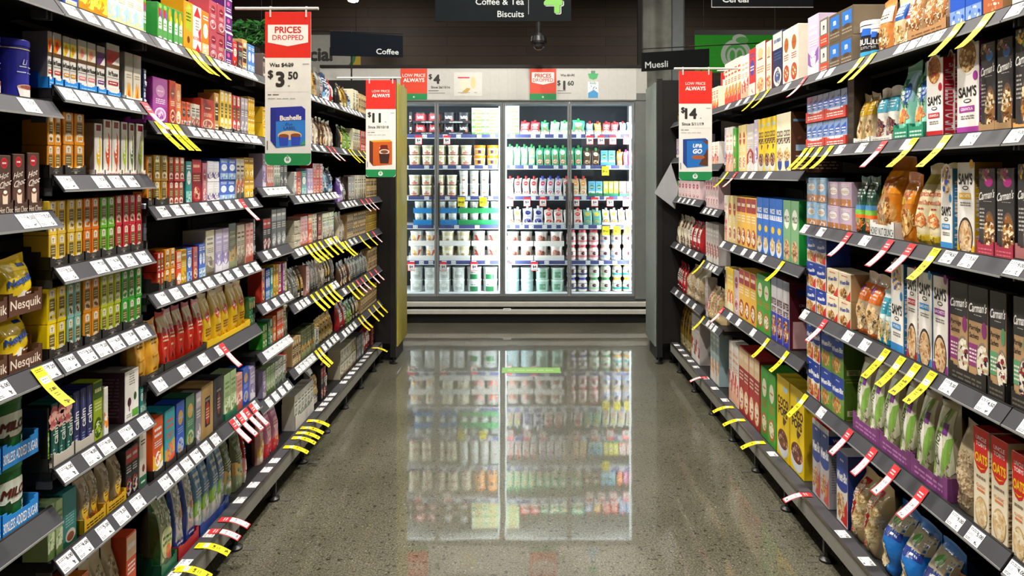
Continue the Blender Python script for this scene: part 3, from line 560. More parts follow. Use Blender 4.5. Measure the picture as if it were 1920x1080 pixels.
# assorted cartons and packs
for k_, bg_, a_, b_, st_, ds_ in [('g_dblue', '#1f2f5e', '#3a6ac8', '#dfe8f4', 0, 'dark blue sachet box'), ('g_purp', '#9a3a94', '#c88ac0', '#f0d8f0', 4, 'magenta tea box'), ('g_redt', '#c03a28', '#8a2418', '#f4d8a0', 4, 'brick red tea box'), ('g_ort', '#dd7a2a', '#f2c890', '#fff4dc', 4, 'orange spice tea box'),
    ('g_ton', '#dd5a1e', '#f4ede0', '#3a2a1c', 0, 'orange tonic box'), ('g_cre', '#ece2cc', '#c85a2a', '#3a3a34', 2, 'cream tea box'), ('g_gold', '#b79424', '#8a6a14', '#efe08a', 1, 'shiny gold box'), ('g_dred', '#8a1420', '#c22a38', '#e8c8a0', 3, 'dark red tea box'), ('g_whp', '#d8d4e0', '#6a4a8a', '#fff', 2, 'white and purple box'),
    ('g_blue', '#2a5ac8', '#9cc8f0', '#f4f6fa', 0, 'royal blue tea box'), ('g_yl', '#e8ba20', '#b8880e', '#f8eeb8', 3, 'yellow tea box'), ('g_lil', '#b0a2cc', '#8a7ab0', '#eee8f4', 2, 'lilac tea box'), ('g_teal', '#1d8a86', '#8fd0c8', '#f2f6f2', 0, 'teal tea box'), ('g_oran', '#e85a1c', '#f4c02a', '#fff', 2, 'orange and yellow box'),
    ('g_aqua', '#2aa8b8', '#d4a03a', '#e85a4a', 2, 'turquoise tea box'), ('g_rblu', '#2452c0', '#c8a04a', '#8fb4f0', 4, 'cobalt blue box'), ('g_gree', '#2f6e44', '#c8a04a', '#8fc0a0', 4, 'bottle green box'), ('g_grey', '#8a8690', '#b8b0b8', '#e8e4e4', 3, 'grey tea box'), ('g_lgrn', '#a8c48a', '#d8e4c0', '#6a8a4a', 2, 'pale green slim box'),
    ('g_lpnk', '#e0a49a', '#f4d8cc', '#b85a4a', 2, 'pale pink slim box'), ('g_oliv', '#4c5230', '#c89a3a', '#8a9460', 2, 'olive green box'), ('g_kraf', '#b89a6a', '#4a3a28', '#e8d8b0', 1, 'kraft brown box'), ('g_blk', '#242224', '#a83228', '#c8c4c0', 3, 'black slim box'), ('g_mar', '#5a1a1e', '#a8443a', '#d8c0a0', 1, 'maroon box'),
    ('g_crn', '#dcd4b8', '#a89a78', '#6a5a40', 2, 'beige sachet box'), ('g_spr', '#e0522a', '#f4c8a0', '#fff', 3, 'red orange spice box'), ('g_whg', '#dfe0d8', '#8a9a80', '#5a6a58', 2, 'off white box'), ('g_slate', '#5a5c5e', '#8f9294', '#d8d8d4', 3, 'slate grey tall box'), ('g_coff', '#3f2f26', '#8a6a48', '#d8c8a8', 4, 'dark brown coffee box')]:
    gen(k_, bg_, a_, b_, st_, ds=ds_, m='glossy_wrap' if hash(st_) % 2 == 0 else 'printed_card')
de('tan_red', 'box', 'tea_box', 'tan box, red oval', 'tea box', '#b5945c', [('R', .3, .2, .72, .76, '#2a2420'), ('E', .51, .45, .16, .22, '#c8382a'), ('L', .38, .34, .64, .56, 4, '#f0d8b0'), ('R', .34, .68, .68, .73, '#8a8480')])
de('blk_red', 'box', 'tea_box', 'charcoal box, red label', 'tea box', '#3a3a3c', [('R', .32, .2, .74, .8, '#222'), ('E', .53, .48, .15, .22, '#8a3a3a'), ('L', .4, .36, .66, .6, 4, '#d8c8b8'), ('R', .32, .72, .74, .76, '#9a9490')])
de('lin_spot', 'box', 'tea_box', 'white and green tea box', 'tea box', '#cfc9bc', [('R', 0, 0, 1, .2, '#1d6a4a'), ('L', .2, .05, .8, .13, 1, '#e8f0e0'), ('L', .2, .78, .8, .9, 2, '#4a4038'), ('E', .55, .34, .18, .07, '#7a2a24')])
de('teal_c', 'box', 'tea_box', 'teal box, cream oval', 'tea box', '#2f7f80', [('R', 0, 0, 1, .12, '#1d5a44'), ('E', .55, .18, .36, .12, '#cfc8b8'), ('E', .55, .16, .26, .08, '#8a4a34'), ('L', .2, .35, .8, .6, 5, '#8fc4c0')])
de('clearbag', 'bag', 'loose_tea_bag', 'clear bag, yellow label', 'tea bag pack', '#a89a7c', [('E', .5, .35, .35, .16, '#f0c02a'), ('L', .3, .3, .7, .4, 2, '#5a3a14'), ('N', .5, .6, .4, .22, 40, ['#8a7a5c', '#c8bca0', '#6a5a40'], .006), ('N', .5, .12, .4, .09, 26, ['#c87a2a', '#8a5a2a'], .006)], bo={'full': .8, 'sq': .4})
de('nerada', 'bag', 'bulk_tea_bag', 'green clear tea bag pack', 'tea bag pack', '#8f9f7c', [('R', .0, .0, .08, 1, '#2f6a34'), ('E', .5, .34, .4, .18, '#c6cf9a'), ('E', .62, .22, .18, .09, '#cf5a4a'), ('L', .25, .3, .8, .44, 2, '#2f6a34'), ('N', .5, .7, .4, .2, 40, ['#b8bda8', '#76856a', '#c8c8b8'], .008)], bo={'full': .85, 'sq': .3})
de('bluebag', 'bag', 'sugar_bag', 'blue and clear bag', 'bag', '#a3a6a2', [('R', 0, 0, .14, 1, '#263f9a'), ('R', 0, .1, 1, .2, '#2a4aa8'), ('E', .75, .55, .16, .1, '#e8622a'), ('N', .55, .6, .36, .3, 60, ['#c8c8c0', '#8f928f', '#dcdcd4'], .009), ('L', .3, .12, .8, .18, 1, '#fff')], bo={'full': .8, 'sq': .35})
gen('grn_blu', '#5a86b0', '#8ac04a', '#dfe6e0', 2, nm='sugar_bag', ds='blue and green bag', ct='bag', k='bag', bo={'full': .8, 'sq': .35}); gen('olivebag', '#47502f', '#c8a050', '#8a9a6a', 2, nm='sugar_bag', ds='olive green pouch', ct='pouch', k='bag', bo={'full': .7, 'sq': .4})
gen('redbag', '#b01e3a', '#e8a0a0', '#f2e6da', 2, nm='sugar_bag', ds='deep red pouch', ct='pouch', k='bag', bo={'full': .7, 'sq': .4}); gen('pinkbag', '#c88a80', '#e8c25a', '#f4e2d0', 2, nm='sugar_bag', ds='dusty pink pouch', ct='pouch', k='bag', bo={'full': .7, 'sq': .4})
gen('pinktub', '#c87aa0', '#e0303a', '#f0c0d8', 0, nm='sweetener_bag', ds='bright pink pouch', ct='pouch', k='bag', bo={'full': .8, 'sq': .4})
de('aqjar', 'jar', 'sweetener_jar', 'aqua jar', 'jar', '#4ab8a8', [('R', 0, 0, 1, 1, '#7fd0c4'), ('L', .2, .2, .8, .8, 3, '#fff')], lid='#2fa698')
# coffee bags
def cof(key, bg, a, b, ds, st=1, m=None): gen(key, bg, a, b, st, nm='coffee_bag', ds=ds, ct='coffee bag', k='bag', bo={'full': .9, 'sq': .35}, m=m or 'crinkled_film')
cof('cf_blk', '#1c1a1a', '#c8a04a', '#e8e0d0', 'black coffee bag'); cof('cf_brn', '#4a3020', '#a8743a', '#e8d0a0', 'dark brown coffee bag', 4); cof('cf_sil', '#a8a8a4', '#e4e4e0', '#5a5a58', 'silver coffee bag', 1, 'foil'); cof('cf_red', '#a81c22', '#e8e0d8', '#2a1a1a', 'red coffee bag')
cof('cf_gold', '#b8923c', '#f0dca0', '#5a3a14', 'gold coffee bag', 0, 'foil'); cof('cf_blu', '#2a3f5e', '#6aa8d8', '#e8eef4', 'dark blue coffee bag', 2); cof('cf_crm', '#d4cab4', '#6a4a38', '#a8988a', 'cream coffee bag', 4); cof('cf_grn', '#6a9a1e', '#2f4a14', '#d8e4a0', 'green coffee bag', 4)
cof('cf_pur', '#5a3a86', '#c0a8dc', '#f0eaf6', 'purple coffee bag', 0); cof('cf_lbl', '#8fc0dc', '#e8f0f4', '#3a6a8a', 'pale blue coffee bag', 2); cof('cf_wht', '#e4e2dc', '#8a3a2a', '#5a5652', 'white coffee bag', 0)
# cereal side
def bowl(cu, cv, ru, rv, rim='#efe8dc', food=('#a8652a', '#c88a44', '#7a4420', '#e0b878', '#a82a24'), n=46, sz=.007): return [('E', cu, cv, ru, rv, rim), ('E', cu, cv, ru*.86, rv*.86, food[0]), ('N', cu, cv, ru*.8, rv*.8, n, list(food), sz)]
def sam(key, c, ds, word='GRANOLA', bw=True, food=('#a8652a', '#c88a44', '#7a4420', '#e0b878', '#a82a24')):
    top_ = bowl(.5, .86, .46, .20, food=food) if bw else bowl(.5, .18, .44, .22, '#3f2f28', ('#d8b890', '#e8cfa8', '#c89a60', '#a86a3a'))
    tv = .48 if bw else .82
    de(key, 'box', 'granola_box', ds, 'cereal box', '#f2efe9', ([('R', 0, 0, 1, .1, c)]+top_+[('T', "SAM'S", .5, tv, .11 if bw else .12, '#1e1a1c', {'b': .05, 'w': .8}), ('E', .5, tv-.10, .18, .022, '#1e1a1c'), ('E', .5, tv-.10, .13, .012, '#f2efe9'), ('R', .12, tv-.22, .82, tv-.155, c), ('T', word, .47, tv-.187, .032, '#fff', {'b': .02, 'w': .66}),
        ('L', .2, tv-.30, .8, tv-.25, 2, '#7a7672'), ('E', .86, tv+.16, .11, .05, c)]), side=c, top=c, S=[('T', 'SAY HELLO TO SAM', .5, .45, .28, '#f4eeee', {'r': -1, 'b': .01, 'w': .8}), ('T', "SAM'S", .5, .9, .05, '#fff', {'b': .03})])
sam('sam_red', '#c0242e', 'red sided granola box'); sam('sam_pur', '#a8389c', 'purple granola box', food=('#9a6a34', '#c8a060', '#e8d0a0', '#6a4424', '#d8b878')); sam('sam_blu', '#3a8fd0', 'blue granola box', 'MUESLI', food=('#d8c090', '#8a5a34', '#3a5ac8', '#f0e4c0', '#c89a5a'))
sam('sam_yel', '#e8b414', 'yellow sachet box', 'SACHETS', False); sam('smp_red', '#c8283a', 'red porridge box', 'SACHETS', False); sam('smp_blu', '#2f8ed0', 'blue porridge box', 'SACHETS', False); sam('smp_pur', '#9a3a9a', 'purple porridge box', 'SACHETS', False)
def car(key, c, ds, tag='#3a7ac0'):
    de(key, 'box', 'muesli_box', ds, 'cereal box', '#3d3a3b', [('E', .62, .85, .24, .06, tag), ('N', .4, .92, .4, .06, 20, ['#8a6a4a', c, '#c8b08a'], .006)]+[('T', "Carman's", .5, .70, .09, '#f6f3ee', {'i': .3, 's': .16, 'b': .035}), ('L', .3, .62, .8, .635, 1, '#c8c4c0')]+
        bowl(.66, .26, .36, .26, '#6a5248', ('#8a5a2c', '#c8924a', '#e8cfa0', '#5a3418', '#f2e6c8'), 70)+[('L', .08, .3, .36, .56, 6, '#b8b4ae')], side='#2e2b2c', top=c)
car('car_a', '#8a2a6a', 'charcoal berry muesli box'); car('car_b', '#b0307a', 'charcoal pink top muesli box', '#b02a80'); car('car_y', '#e8b428', 'charcoal yellow top muesli box', '#8ab82a')
def por(key, c, ds):
    de(key, 'box', 'porridge_box', ds, 'cereal box', '#b8946c', [('R', 0, .66, 1, 1, '#3a3839'), ('T', "Carman's", .5, .80, .085, '#f6f3ee', {'i': .3, 's': .1, 'b': .035}), ('L', .3, .72, .7, .735, 1, '#c8c4c0'), ('T', 'Porridge', .34, .59, .05, '#2c2420', {'i': .2, 'w': .6}), ('T', 'Sachets', .3, .52, .05, '#2c2420', {'i': .2, 'w': .5}), ('R', .02, .22, .5, .44, c), ('L', .06, .25, .44, .4, 4, '#e8dcd4'), ('E', .84, .6, .13, .08, c)]+
        bowl(.76, .28, .34, .2, '#8a7a6a', ('#e8e0cc', '#f4efe2', '#c8b48a', '#8a2a34', '#3a2a3a'), 50), side='#3a3839')
por('por_p', '#8e3a78', 'purple label porridge box'); por('por_g', '#5f9a6c', 'green label porridge box')
WB = lambda bg, tc='#fff', bl='#2340a0', rd='#d02a2a': [('R', 0, .52, 1, 1, bl), ('E', .5, .54, .5, .08, bl), ('T', 'Weet-Bix', .5, .66, .13, tc, {'b': .06, 's': .12, 'w': .92}), ('P', [(.4, .05), (.98, .02), (.98, .4), (.8, .3)], rd), ('N', .4, .24, .34, .18, 40, ['#c88a44', '#e0b070', '#a86a2c'], .009), ('L', .35, .86, .65, .92, 1, '#dfe6f4')]
de('weet', 'box', 'wheat_biscuit_box', 'blue wheat biscuit box', 'cereal box', '#ece6da', WB(0), side='#2340a0', top='#d8d8dc'); de('weet_c', 'box', 'wheat_biscuit_box', 'cream wheat biscuit box', 'cereal box', '#f0e2c2', [('L', .25, .84, .75, .92, 1, '#d03a2a'), ('T', 'Weet-Bix', .5, .64, .15, '#26409a', {'b': .06, 's': .12, 'w': .86}), ('P', [(.6, .02), (.98, .02), (.98, .4)], '#d8302a'), ('E', .42, .24, .34, .16, '#d8a868'), ('N', .42, .24, .3, .14, 40, ['#c88a44', '#efd0a0', '#8a5a30'], .008)], side='#b89a6c', top='#e8d8b4')
de('weet_g', 'box', 'wheat_biscuit_box', 'green wheat biscuit box', 'cereal box', '#7a9a54', WB(0, bl='#2a48a8', rd='#6a9a3a'), side='#4a6a20', top='#86a860', S=[('R', .04, .0, .96, .012, '#a8b83a'), ('R', .04, .93, .96, .945, '#a8b83a'), ('R', .06, .1, .3, .24, '#b8c08a'), ('L', .1, .12, .26, .22, 3, '#3a4a1c')])
de('weet_big', 'box', 'wheat_biscuit_box', 'large wheat biscuit box', 'cereal box', '#b8b2b4', WB(0, bl='#3a4f9a', rd='#c85a50')+[('R', 0, .93, 1, 1, '#c8c8cc')], side='#b4b0b0', top='#d02a2a', S=[('R', 0, .82, 1, .93, '#2340a0'), ('T', 'We', .3, .87, .05, '#fff', {'b': .04}), ('L', .1, .2, .9, .78, 18, '#8a8688')])
de('upgo', 'box', 'breakfast_drink_carton', 'small blue drink carton', 'drink carton', '#7f9cc8', [('R', 0, 0, 1, .4, '#dfe4ee'), ('P', [(.1, .42), (.9, .6), (.9, .85), (.1, .7)], '#2a58b8'), ('L', .2, .5, .8, .7, 2, '#f2f4fa'), ('R', .3, .05, .7, .3, '#c8a890')], m='glossy_wrap', side='#2f5cae')
gen('lq_blu', '#8fb8e0', '#c87a3a', '#f4f0ea', 0, nm='breakfast_drink_carton', ds='pale blue drink carton', ct='drink carton', m='glossy_wrap'); gen('lq_pnk', '#d0b4cc', '#b8742f', '#f4f0ea', 0, nm='breakfast_drink_carton', ds='pale pink drink carton', ct='drink carton', m='glossy_wrap')
gen('pack3', '#2e2620', '#5a4630', '#c8b8a0', 3, nm='bar_carton', ds='dark brown tall carton', ct='carton')
D['pack3']['F'] = [('T', '3 PACK', .5, .9-.15*i, .07, '#6a5848', {'w': .8}) for i in range(6)]
def gbag(key, bg, a, b, ds, food=('#c8a060', '#e0c490', '#8a5a30', '#f0e2c0'), win=(.5, .28, .36, .18), m='crinkled_film', extra=(), nm='granola_bag', ct='cereal bag', bo=None, n=60, sz=.010, **k):
    de(key, 'bag', nm, ds, ct, bg, [('R', .03, .56, .97, .84, a), ('L', .2, .62, .8, .78, 3, b), ('E', *win, food[0]), ('N', *win, n, list(food), sz)]+list(extra), m=m, bo=bo or {'full': 1.0, 'sq': .6}, **k)
gbag('gb_white', '#e8e4dc', '#4aa0b8', '#fff', 'white muesli bag', ('#3a2a44', '#8a5a3a', '#e0c8a0', '#b03a3a')); gbag('gb_gold', '#c8b488', '#d8a81e', '#fff4c8', 'gold label muesli bag')
de('gb_teal', 'bag', 'granola_bag', 'teal coconut granola bag', 'cereal bag', '#9adccc', [('R', .02, .60, .98, .9, '#86b8a4'), ('P', [(.5, .55), (.95, .5), (.95, .88), (.6, .86)], '#a8cfe4'), ('N', .35, .5, .32, .24, 36, ['#eef6f0', '#4a9a78', '#bfe6da', '#2f7a5a'], .02), ('E', .66, .6, .2, .14, '#1e56a8'), ('L', .52, .54, .8, .66, 2, '#eaf4ff'), ('N', .4, .3, .36, .08, 22, ['#e8a02a', '#d87a4a', '#f4d88a'], .014), ('R', .02, .03, .98, .22, '#7fd4bc')], bo={'full': 1.0, 'sq': .6})
gbag('gb_honey', '#e08414', '#e89018', '#f6e6c0', 'orange honey granola bag', ('#c8924a', '#e8c888', '#8a4a1c'), (.5, .3, .4, .2), extra=[('R', .1, .55, .34, .66, '#f2d21c'), ('P', [(.2, .7), (.8, .78), (.5, .6)], '#b85a14')])
de('gb_apri', 'bag', 'granola_bag', 'cream apricot muesli bag', 'cereal bag', '#efe2b8', [('R', .02, 0, .98, .14, '#e8cc3a'), ('R', .02, .76, .98, .9, '#c8b858'), ('T', 'Apricot,', .5, .64, .07, '#d8562a', {'i': .25, 'b': .02}), ('T', 'Almond & Date', .5, .54, .06, '#d8562a', {'i': .25, 'b': .02}), ('L', .3, .44, .7, .48, 1, '#c8402a'), ('E', .6, .32, .22, .07, '#e07a4a'), ('N', .5, .32, .3, .08, 26, ['#e8a060', '#c86a3a', '#f4d8a0'], .01), ('N', .5, .08, .42, .05, 14, ['#f6e88a', '#d8b020'], .012)], bo={'full': 1.0, 'sq': .6}, m='crinkled_film')
gbag('gb_green', '#2f5c4a', '#1f4438', '#dfe8d8', 'dark green muesli bag', ('#d8742a', '#e8c088', '#6aa83a', '#c8402a'), (.5, .18, .42, .12), extra=[('R', .03, .34, .97, .42, '#7cc04a'), ('R', .03, .42, .97, .5, '#4a90c8'), ('R', .03, .28, .97, .34, '#e86a2a')])
gbag('gb_tealb', '#cfe0de', '#3a9ab0', '#fff', 'teal base muesli bag', ('#e8c48a', '#d88a3a', '#f4e8c8', '#6a8a3a'), extra=[('R', .03, .02, .97, .14, '#1f8aa8')]); gbag('gb_orb', '#cdb598', '#e8752a', '#f8ead8', 'orange and clear muesli bag', ('#d8b480', '#f0dcb4', '#5a4a3a', '#c89a60'), (.5, .3, .4, .22), extra=[('R', .03, .02, .97, .1, '#e8742a'), ('R', .1, .7, .4, .8, '#7a3a8a')])
gbag('gb_red2', '#e8dccc', '#d8302a', '#fff', 'red banded nut bag', bo={'full': .8}); gbag('gb_gran', '#c0a078', '#b88a58', '#e8d0a8', 'clear granola bag', ('#b8733c', '#e0b88a', '#8a5a34', '#f0e0c4'), (.5, .5, .4, .36), n=90, sz=.012); gbag('gb_or2', '#d88a4a', '#e8dcc8', '#3a3430', 'cream and orange seed pouch', bo={'full': .8}); gbag('gb_blu2', '#e0c8a0', '#2f5ca8', '#fff', 'cream and blue seed pouch', bo={'full': .8})
de('quinoa', 'bag', 'quinoa_bag', 'green swirl grain bag', 'grain bag', '#b5ab90', [('N', .5, .34, .42, .30, 90, ['#cbb98f', '#e0d2ae', '#a5946c', '#8a7a58'], .006), ('P', [(.03, .08), (.7, .05), (.97, .3), (.9, .92), (.1, .92)], '#dfe2c6'), ('P', [(.04, .1), (.24, .08), (.34, .4), (.62, .62), (.8, .92), (.56, .92), (.3, .66), (.1, .4)], '#7fae4a'), ('P', [(.4, .08), (.58, .06), (.9, .4), (.95, .66), (.8, .62)], '#8fbf58'), ('E', .5, .45, .2, .22, '#f1f0e2'), ('T', 'Quinoa', .42, .5, .09, '#5a5a3a', {'r': 1, 'i': .3}), ('R', .55, .66, .8, .78, '#7a3a92')], bo={'full': 1.1, 'sq': .7, 'top': .95}, m='glossy_wrap', side='#c0b090')
de('quinoa_s', 'bag', 'quinoa_bag', 'clear grain bag', 'grain bag', '#b3a283', [('N', .5, .36, .44, .34, 420, ['#c9b18e', '#d9c6a4', '#9a7f5c', '#84694a', '#bfa682'], .0045)], bo={'full': 1.1, 'sq': .7, 'top': .95}, m='glossy_wrap')
de('oats_red', 'bag', 'rolled_oats_bag', 'red label oats bag', 'oats bag', '#cbb384', [('N', .5, .45, .46, .42, 240, ['#d8c490', '#e8d8ae', '#b89a64', '#a8884e'], .009), ('P', [(.1, .1), (.42, .06), (.7, .9), (.3, .9)], '#b01c28'), ('T', 'Rolled Oats', .36, .5, .11, '#f4dcd0', {'r': 1, 'w': .6, 'b': .02})], bo={'full': 1.1, 'sq': .7, 'top': .94}, m='glossy_wrap')
de('oats_blue', 'bag', 'quick_oats_bag', 'blue and clear oats bag', 'oats bag', '#1f78cf', [('R', .02, .66, .98, .9, '#cfc6a8'), ('R', .12, .56, .9, .68, '#2a3f96'), ('L', .2, .58, .8, .65, 1, '#fff'), ('N', .4, .28, .28, .18, 100, ['#e0cc98', '#c8ac70', '#f0e0b8'], .010), ('E', .5, .8, .14, .06, '#6ab84a')], bo={'full': 1.1, 'sq': .7, 'top': .94})
de('oats_brn', 'bag', 'seed_bag', 'orange brown seed bag', 'seed bag', '#8a3f20', [('R', .05, .5, .95, .82, '#c8542a'), ('L', .2, .56, .8, .74, 2, '#f4d8b0'), ('N', .5, .25, .4, .18, 60, ['#a8643a', '#6a3418', '#d89a5a'], .01)], bo={'full': 1.1, 'sq': .7})
de('oats_u', 'box', 'oats_box', 'red topped oats box', 'cereal box', '#efe2c6', [('R', 0, .82, 1, 1, '#d92a20'), ('P', [(.06, .84), (.94, .84), (.94, .66), (.75, .58), (.5, .555), (.25, .58), (.06, .66)], '#d92a20'), ('T', 'UNCLE', .5, .90, .042, '#fff', {'b': .02, 'w': .66}), ('T', 'TOBYS', .5, .84, .042, '#fff', {'b': .02, 'w': .66}), ('T', 'OATS', .5, .70, .09, '#f8d21c', {'b': .06, 'w': .78}), ('P', [(.2, .62), (.5, .59), (.8, .62), (.5, .605)], '#f8d21c'), ('L', .2, .48, .8, .54, 1, '#8a7a6a'), ('T', 'CLASSIC', .5, .42, .03, '#d8824a', {'w': .6}), ('R', .25, .37, .75, .39, '#e07a3a')]+bowl(.52, .16, .40, .16, '#c8a878', ('#e8d0a4', '#f2e4c4', '#d8b47c'), 40), side='#e6d6b4', top='#8a1a18', S=[('T', 'NO ADDED SUGAR', .5, .4, .3, '#6a4a34', {'r': -1, 'w': .7})])
de('coco', 'box', 'cereal_box', 'yellow chocolate cereal box', 'cereal box', '#f2cf12', [('R', .5, .84, .84, .9, '#a8cdee'), ('T', 'COCO', .5, .70, .1, '#4a2818', {'b': .08, 'w': .84}), ('T', 'POPS', .5, .58, .1, '#4a2818', {'b': .08, 'w': .84}), ('P', [(.5, .52), (.8, .5), (.6, .42), (.85, .36), (.5, .44)], '#6a3a1c'), ('E', .5, .16, .42, .14, '#d8dce0'), ('E', .5, .24, .40, .12, '#6a3626'), ('N', .5, .24, .36, .1, 40, ['#8a4a30', '#4a2418', '#c89a8a'], .010)], top='#e8d03a', side='#e8c412')
de('coco_w', 'box', 'cereal_box', 'cream chocolate cereal box', 'cereal box', '#f0e8c8', [('T', 'COCO', .5, .66, .1, '#4a2818', {'b': .08, 'w': .84}), ('T', 'POPS', .5, .54, .1, '#4a2818', {'b': .08, 'w': .84}), ('E', .5, .16, .3, .12, '#2f4a9a'), ('N', .5, .3, .36, .1, 40, ['#c88a4a', '#e8c890'], .010)], side='#5a3626', S=[('R', .05, .84, .95, .88, '#7fb4dc'), ('T', "HERSHEY'S", .5, .76, .06, '#c8b8a8', {'w': .7}), ('N', .5, .6, .36, .09, 20, ['#7a4a34', '#a8744a'], .012), ('R', .1, .36, .9, .46, '#a8c4dc'), ('L', .1, .05, .9, .3, 5, '#c8b8a8')])
de('riceb', 'box', 'cereal_box', 'blue rice cereal box', 'cereal box', '#2b6fd0', [('T', 'RICE', .5, .78, .08, '#fff', {'b': .06}), ('T', 'BUBBLES', .5, .67, .08, '#fff', {'b': .06, 'w': .9}), ('E', .55, .46, .26, .06, '#f2c21c'), ('E', .5, .16, .4, .14, '#e8e8ea'), ('N', .5, .22, .34, .1, 46, ['#e8c88a', '#f4e4bc', '#c8a060'], .009)])
de('milo_c', 'box', 'cereal_box', 'green malt cereal box', 'cereal box', '#7cab7c', [('E', .5, .7, .36, .16, '#e8efe0'), ('T', 'MILO', .5, .7, .1, '#4a3a1c', {'b': .06, 'w': .62}), ('E', .5, .2, .42, .17, '#c8a878'), ('N', .5, .2, .38, .15, 60, ['#a8744a', '#e0b888', '#7a4a2c'], .009)], side='#1e9a3c', top='#6ab86a')
de('justr', 'box', 'cereal_box', 'white and blue cereal box', 'cereal box', '#dcd8de', [('R', 0, .0, 1, .45, '#3a3fae'), ('T', 'BITES', .5, .62, .1, '#5a1a24', {'b': .06, 'r': 0, 'w': .86}), ('T', 'BITES', .5, .5, .08, '#5a1a24', {'b': .05, 'w': .8}), ('N', .5, .24, .36, .16, 40, ['#e0a05a', '#f0d0a0', '#b8642c'], .012), ('R', 0, .86, 1, 1, '#9aa0b8')], side='#5a1a24', S=[('R', .1, .02, .9, .42, '#d8a8a8'), ('T', 'CRUNCHY', .5, .66, .04, '#e8dcdc', {'w': .8}), ('T', 'BITES', .5, .58, .06, '#f8f4f4', {'b': .04, 'w': .8}), ('R', .2, .8, .8, .9, '#2a2a5a')])
def cer(key, bg, a, b, ds, st=2, **k): gen(key, bg, a, b, st, nm='cereal_box', ds=ds, ct='cereal box', **k)
cer('ce_cre', '#efe3c6', '#e8922a', '#d83a2a', 'cream and orange cereal box'); cer('ce_wht', '#ece6dc', '#c8383a', '#e8b090', 'white and red cereal box'); cer('ce_pnk', '#e2c4c8', '#b03a5a', '#f4ece4', 'pink and white cereal box', 4); cer('ce_red', '#c92a2c', '#f2e6d0', '#3a4a9a', 'red cereal box', 0); cer('ce_blu', '#6f86c0', '#e8a050', '#f4eee4', 'periwinkle cereal box', 2)
cer('ce_ging', '#ece2cc', '#a8642c', '#c03a3a', 'cream biscuit print box', 4); cer('ce_yel', '#efcc3a', '#d85a2a', '#f8f0d0', 'yellow cereal box', 2); cer('ce_gry', '#c8c0bc', '#a83a34', '#ece6de', 'pale grey cereal box', 2); cer('ce_grn', '#4aa23a', '#e8e4c8', '#c8642a', 'green cereal box', 4); cer('ce_sul', '#e6cf8a', '#b84a34', '#f6eed8', 'buff fruit cereal box', 4)
cer('ce_mrn', '#a82e2c', '#e8c8a0', '#f2e2c8', 'brick red cereal box', 3); cer('ce_lil', '#cbbcd4', '#8a5aa8', '#f4f0ea', 'lilac cereal box', 2); cer('ce_gob', '#e9b84a', '#a8302a', '#f6ead0', 'golden fruit cereal box', 3); cer('ce_aqu', '#a8c4cc', '#e89a4a', '#f2ece0', 'pale aqua cereal box', 2); cer('ce_nav', '#1f2c50', '#d8d4c8', '#3a5a8a', 'navy cereal box', 3, S=[('L', .1, .3, .9, .96, 20, '#c8ccd8'), ('R', .1, .04, .9, .1, '#e8e4dc')])
de('crm_red', 'box', 'cereal_box', 'cream box, red side', 'cereal box', '#f0e2c4', [('E', .5, .2, .4, .14, '#e8a878'), ('N', .5, .2, .36, .12, 24, ['#c8482a', '#f2d0a0'], .01), ('L', .15, .42, .85, .56, 3, '#c86a4a'), ('E', .5, .8, .3, .1, '#d8b888'), ('L', .25, .66, .75, .72, 1, '#8a4a2c')], side='#8a2a1c', top='#8a2a1c', S=[('L', .2, .1, .8, .9, 9, '#c86a4a'), ('T', 'e', .5, .86, .08, '#f0c8a8')])
de('nutbar', 'box', 'snack_carton', 'brown and blue snack box', 'snack box', '#6a5c4c', [('P', [(.1, .42), (.9, .42), (.9, .9), (.1, .9)], '#3a7ad0'), ('T', 'm', .5, .66, .22, '#e8eef8', {'b': .08}), ('L', .1, .12, .9, .34, 2, '#a89884'), ('E', .5, .4, .26, .06, '#5a4a3a')], side='#8a7a64', m='glossy_wrap')
de('nutbar_r', 'box', 'snack_carton', 'red tray snack box', 'snack box', '#7a7068', [('R', 0, 0, 1, .38, '#e0503a'), ('P', [(.15, .42), (.85, .42), (.85, .92), (.15, .92)], '#d8d4d0'), ('T', 'n', .5, .66, .22, '#3a3440', {'b': .08}), ('L', .15, .1, .85, .28, 2, '#f4c8b8')], side='#c8b8a8', m='glossy_wrap')
de('bulk', 'tin', 'protein_oats_tub', 'black oats tub', 'tub', '#262528', [('R', 0, .82, 1, .96, '#e8ecf4'), ('P', [(.3, .7), (.7, .68), (.8, .86), (.4, .9)], '#2f6ad0'), ('T', 'BULL', .5, .52, .17, '#f2f2f2', {'b': .03, 'w': .75}), ('L', .3, .32, .7, .4, 2, '#c8c8c8'), ('R', .1, .05, .9, .24, '#3fa8d8')], lid='#eef0f2')
for k_, bg_, a_, b_, ds_ in [('s_blue', '#2356c0', '#7f9fd8', '#e8ecf4', 'blue oats box'), ('s_pea', '#dd9268', '#b8643a', '#f6e0c8', 'peach muesli box'), ('s_mint', '#9fd0ae', '#f4f0e4', '#5a9a70', 'mint green box')]: cer(k_, bg_, a_, b_, ds_, 0)
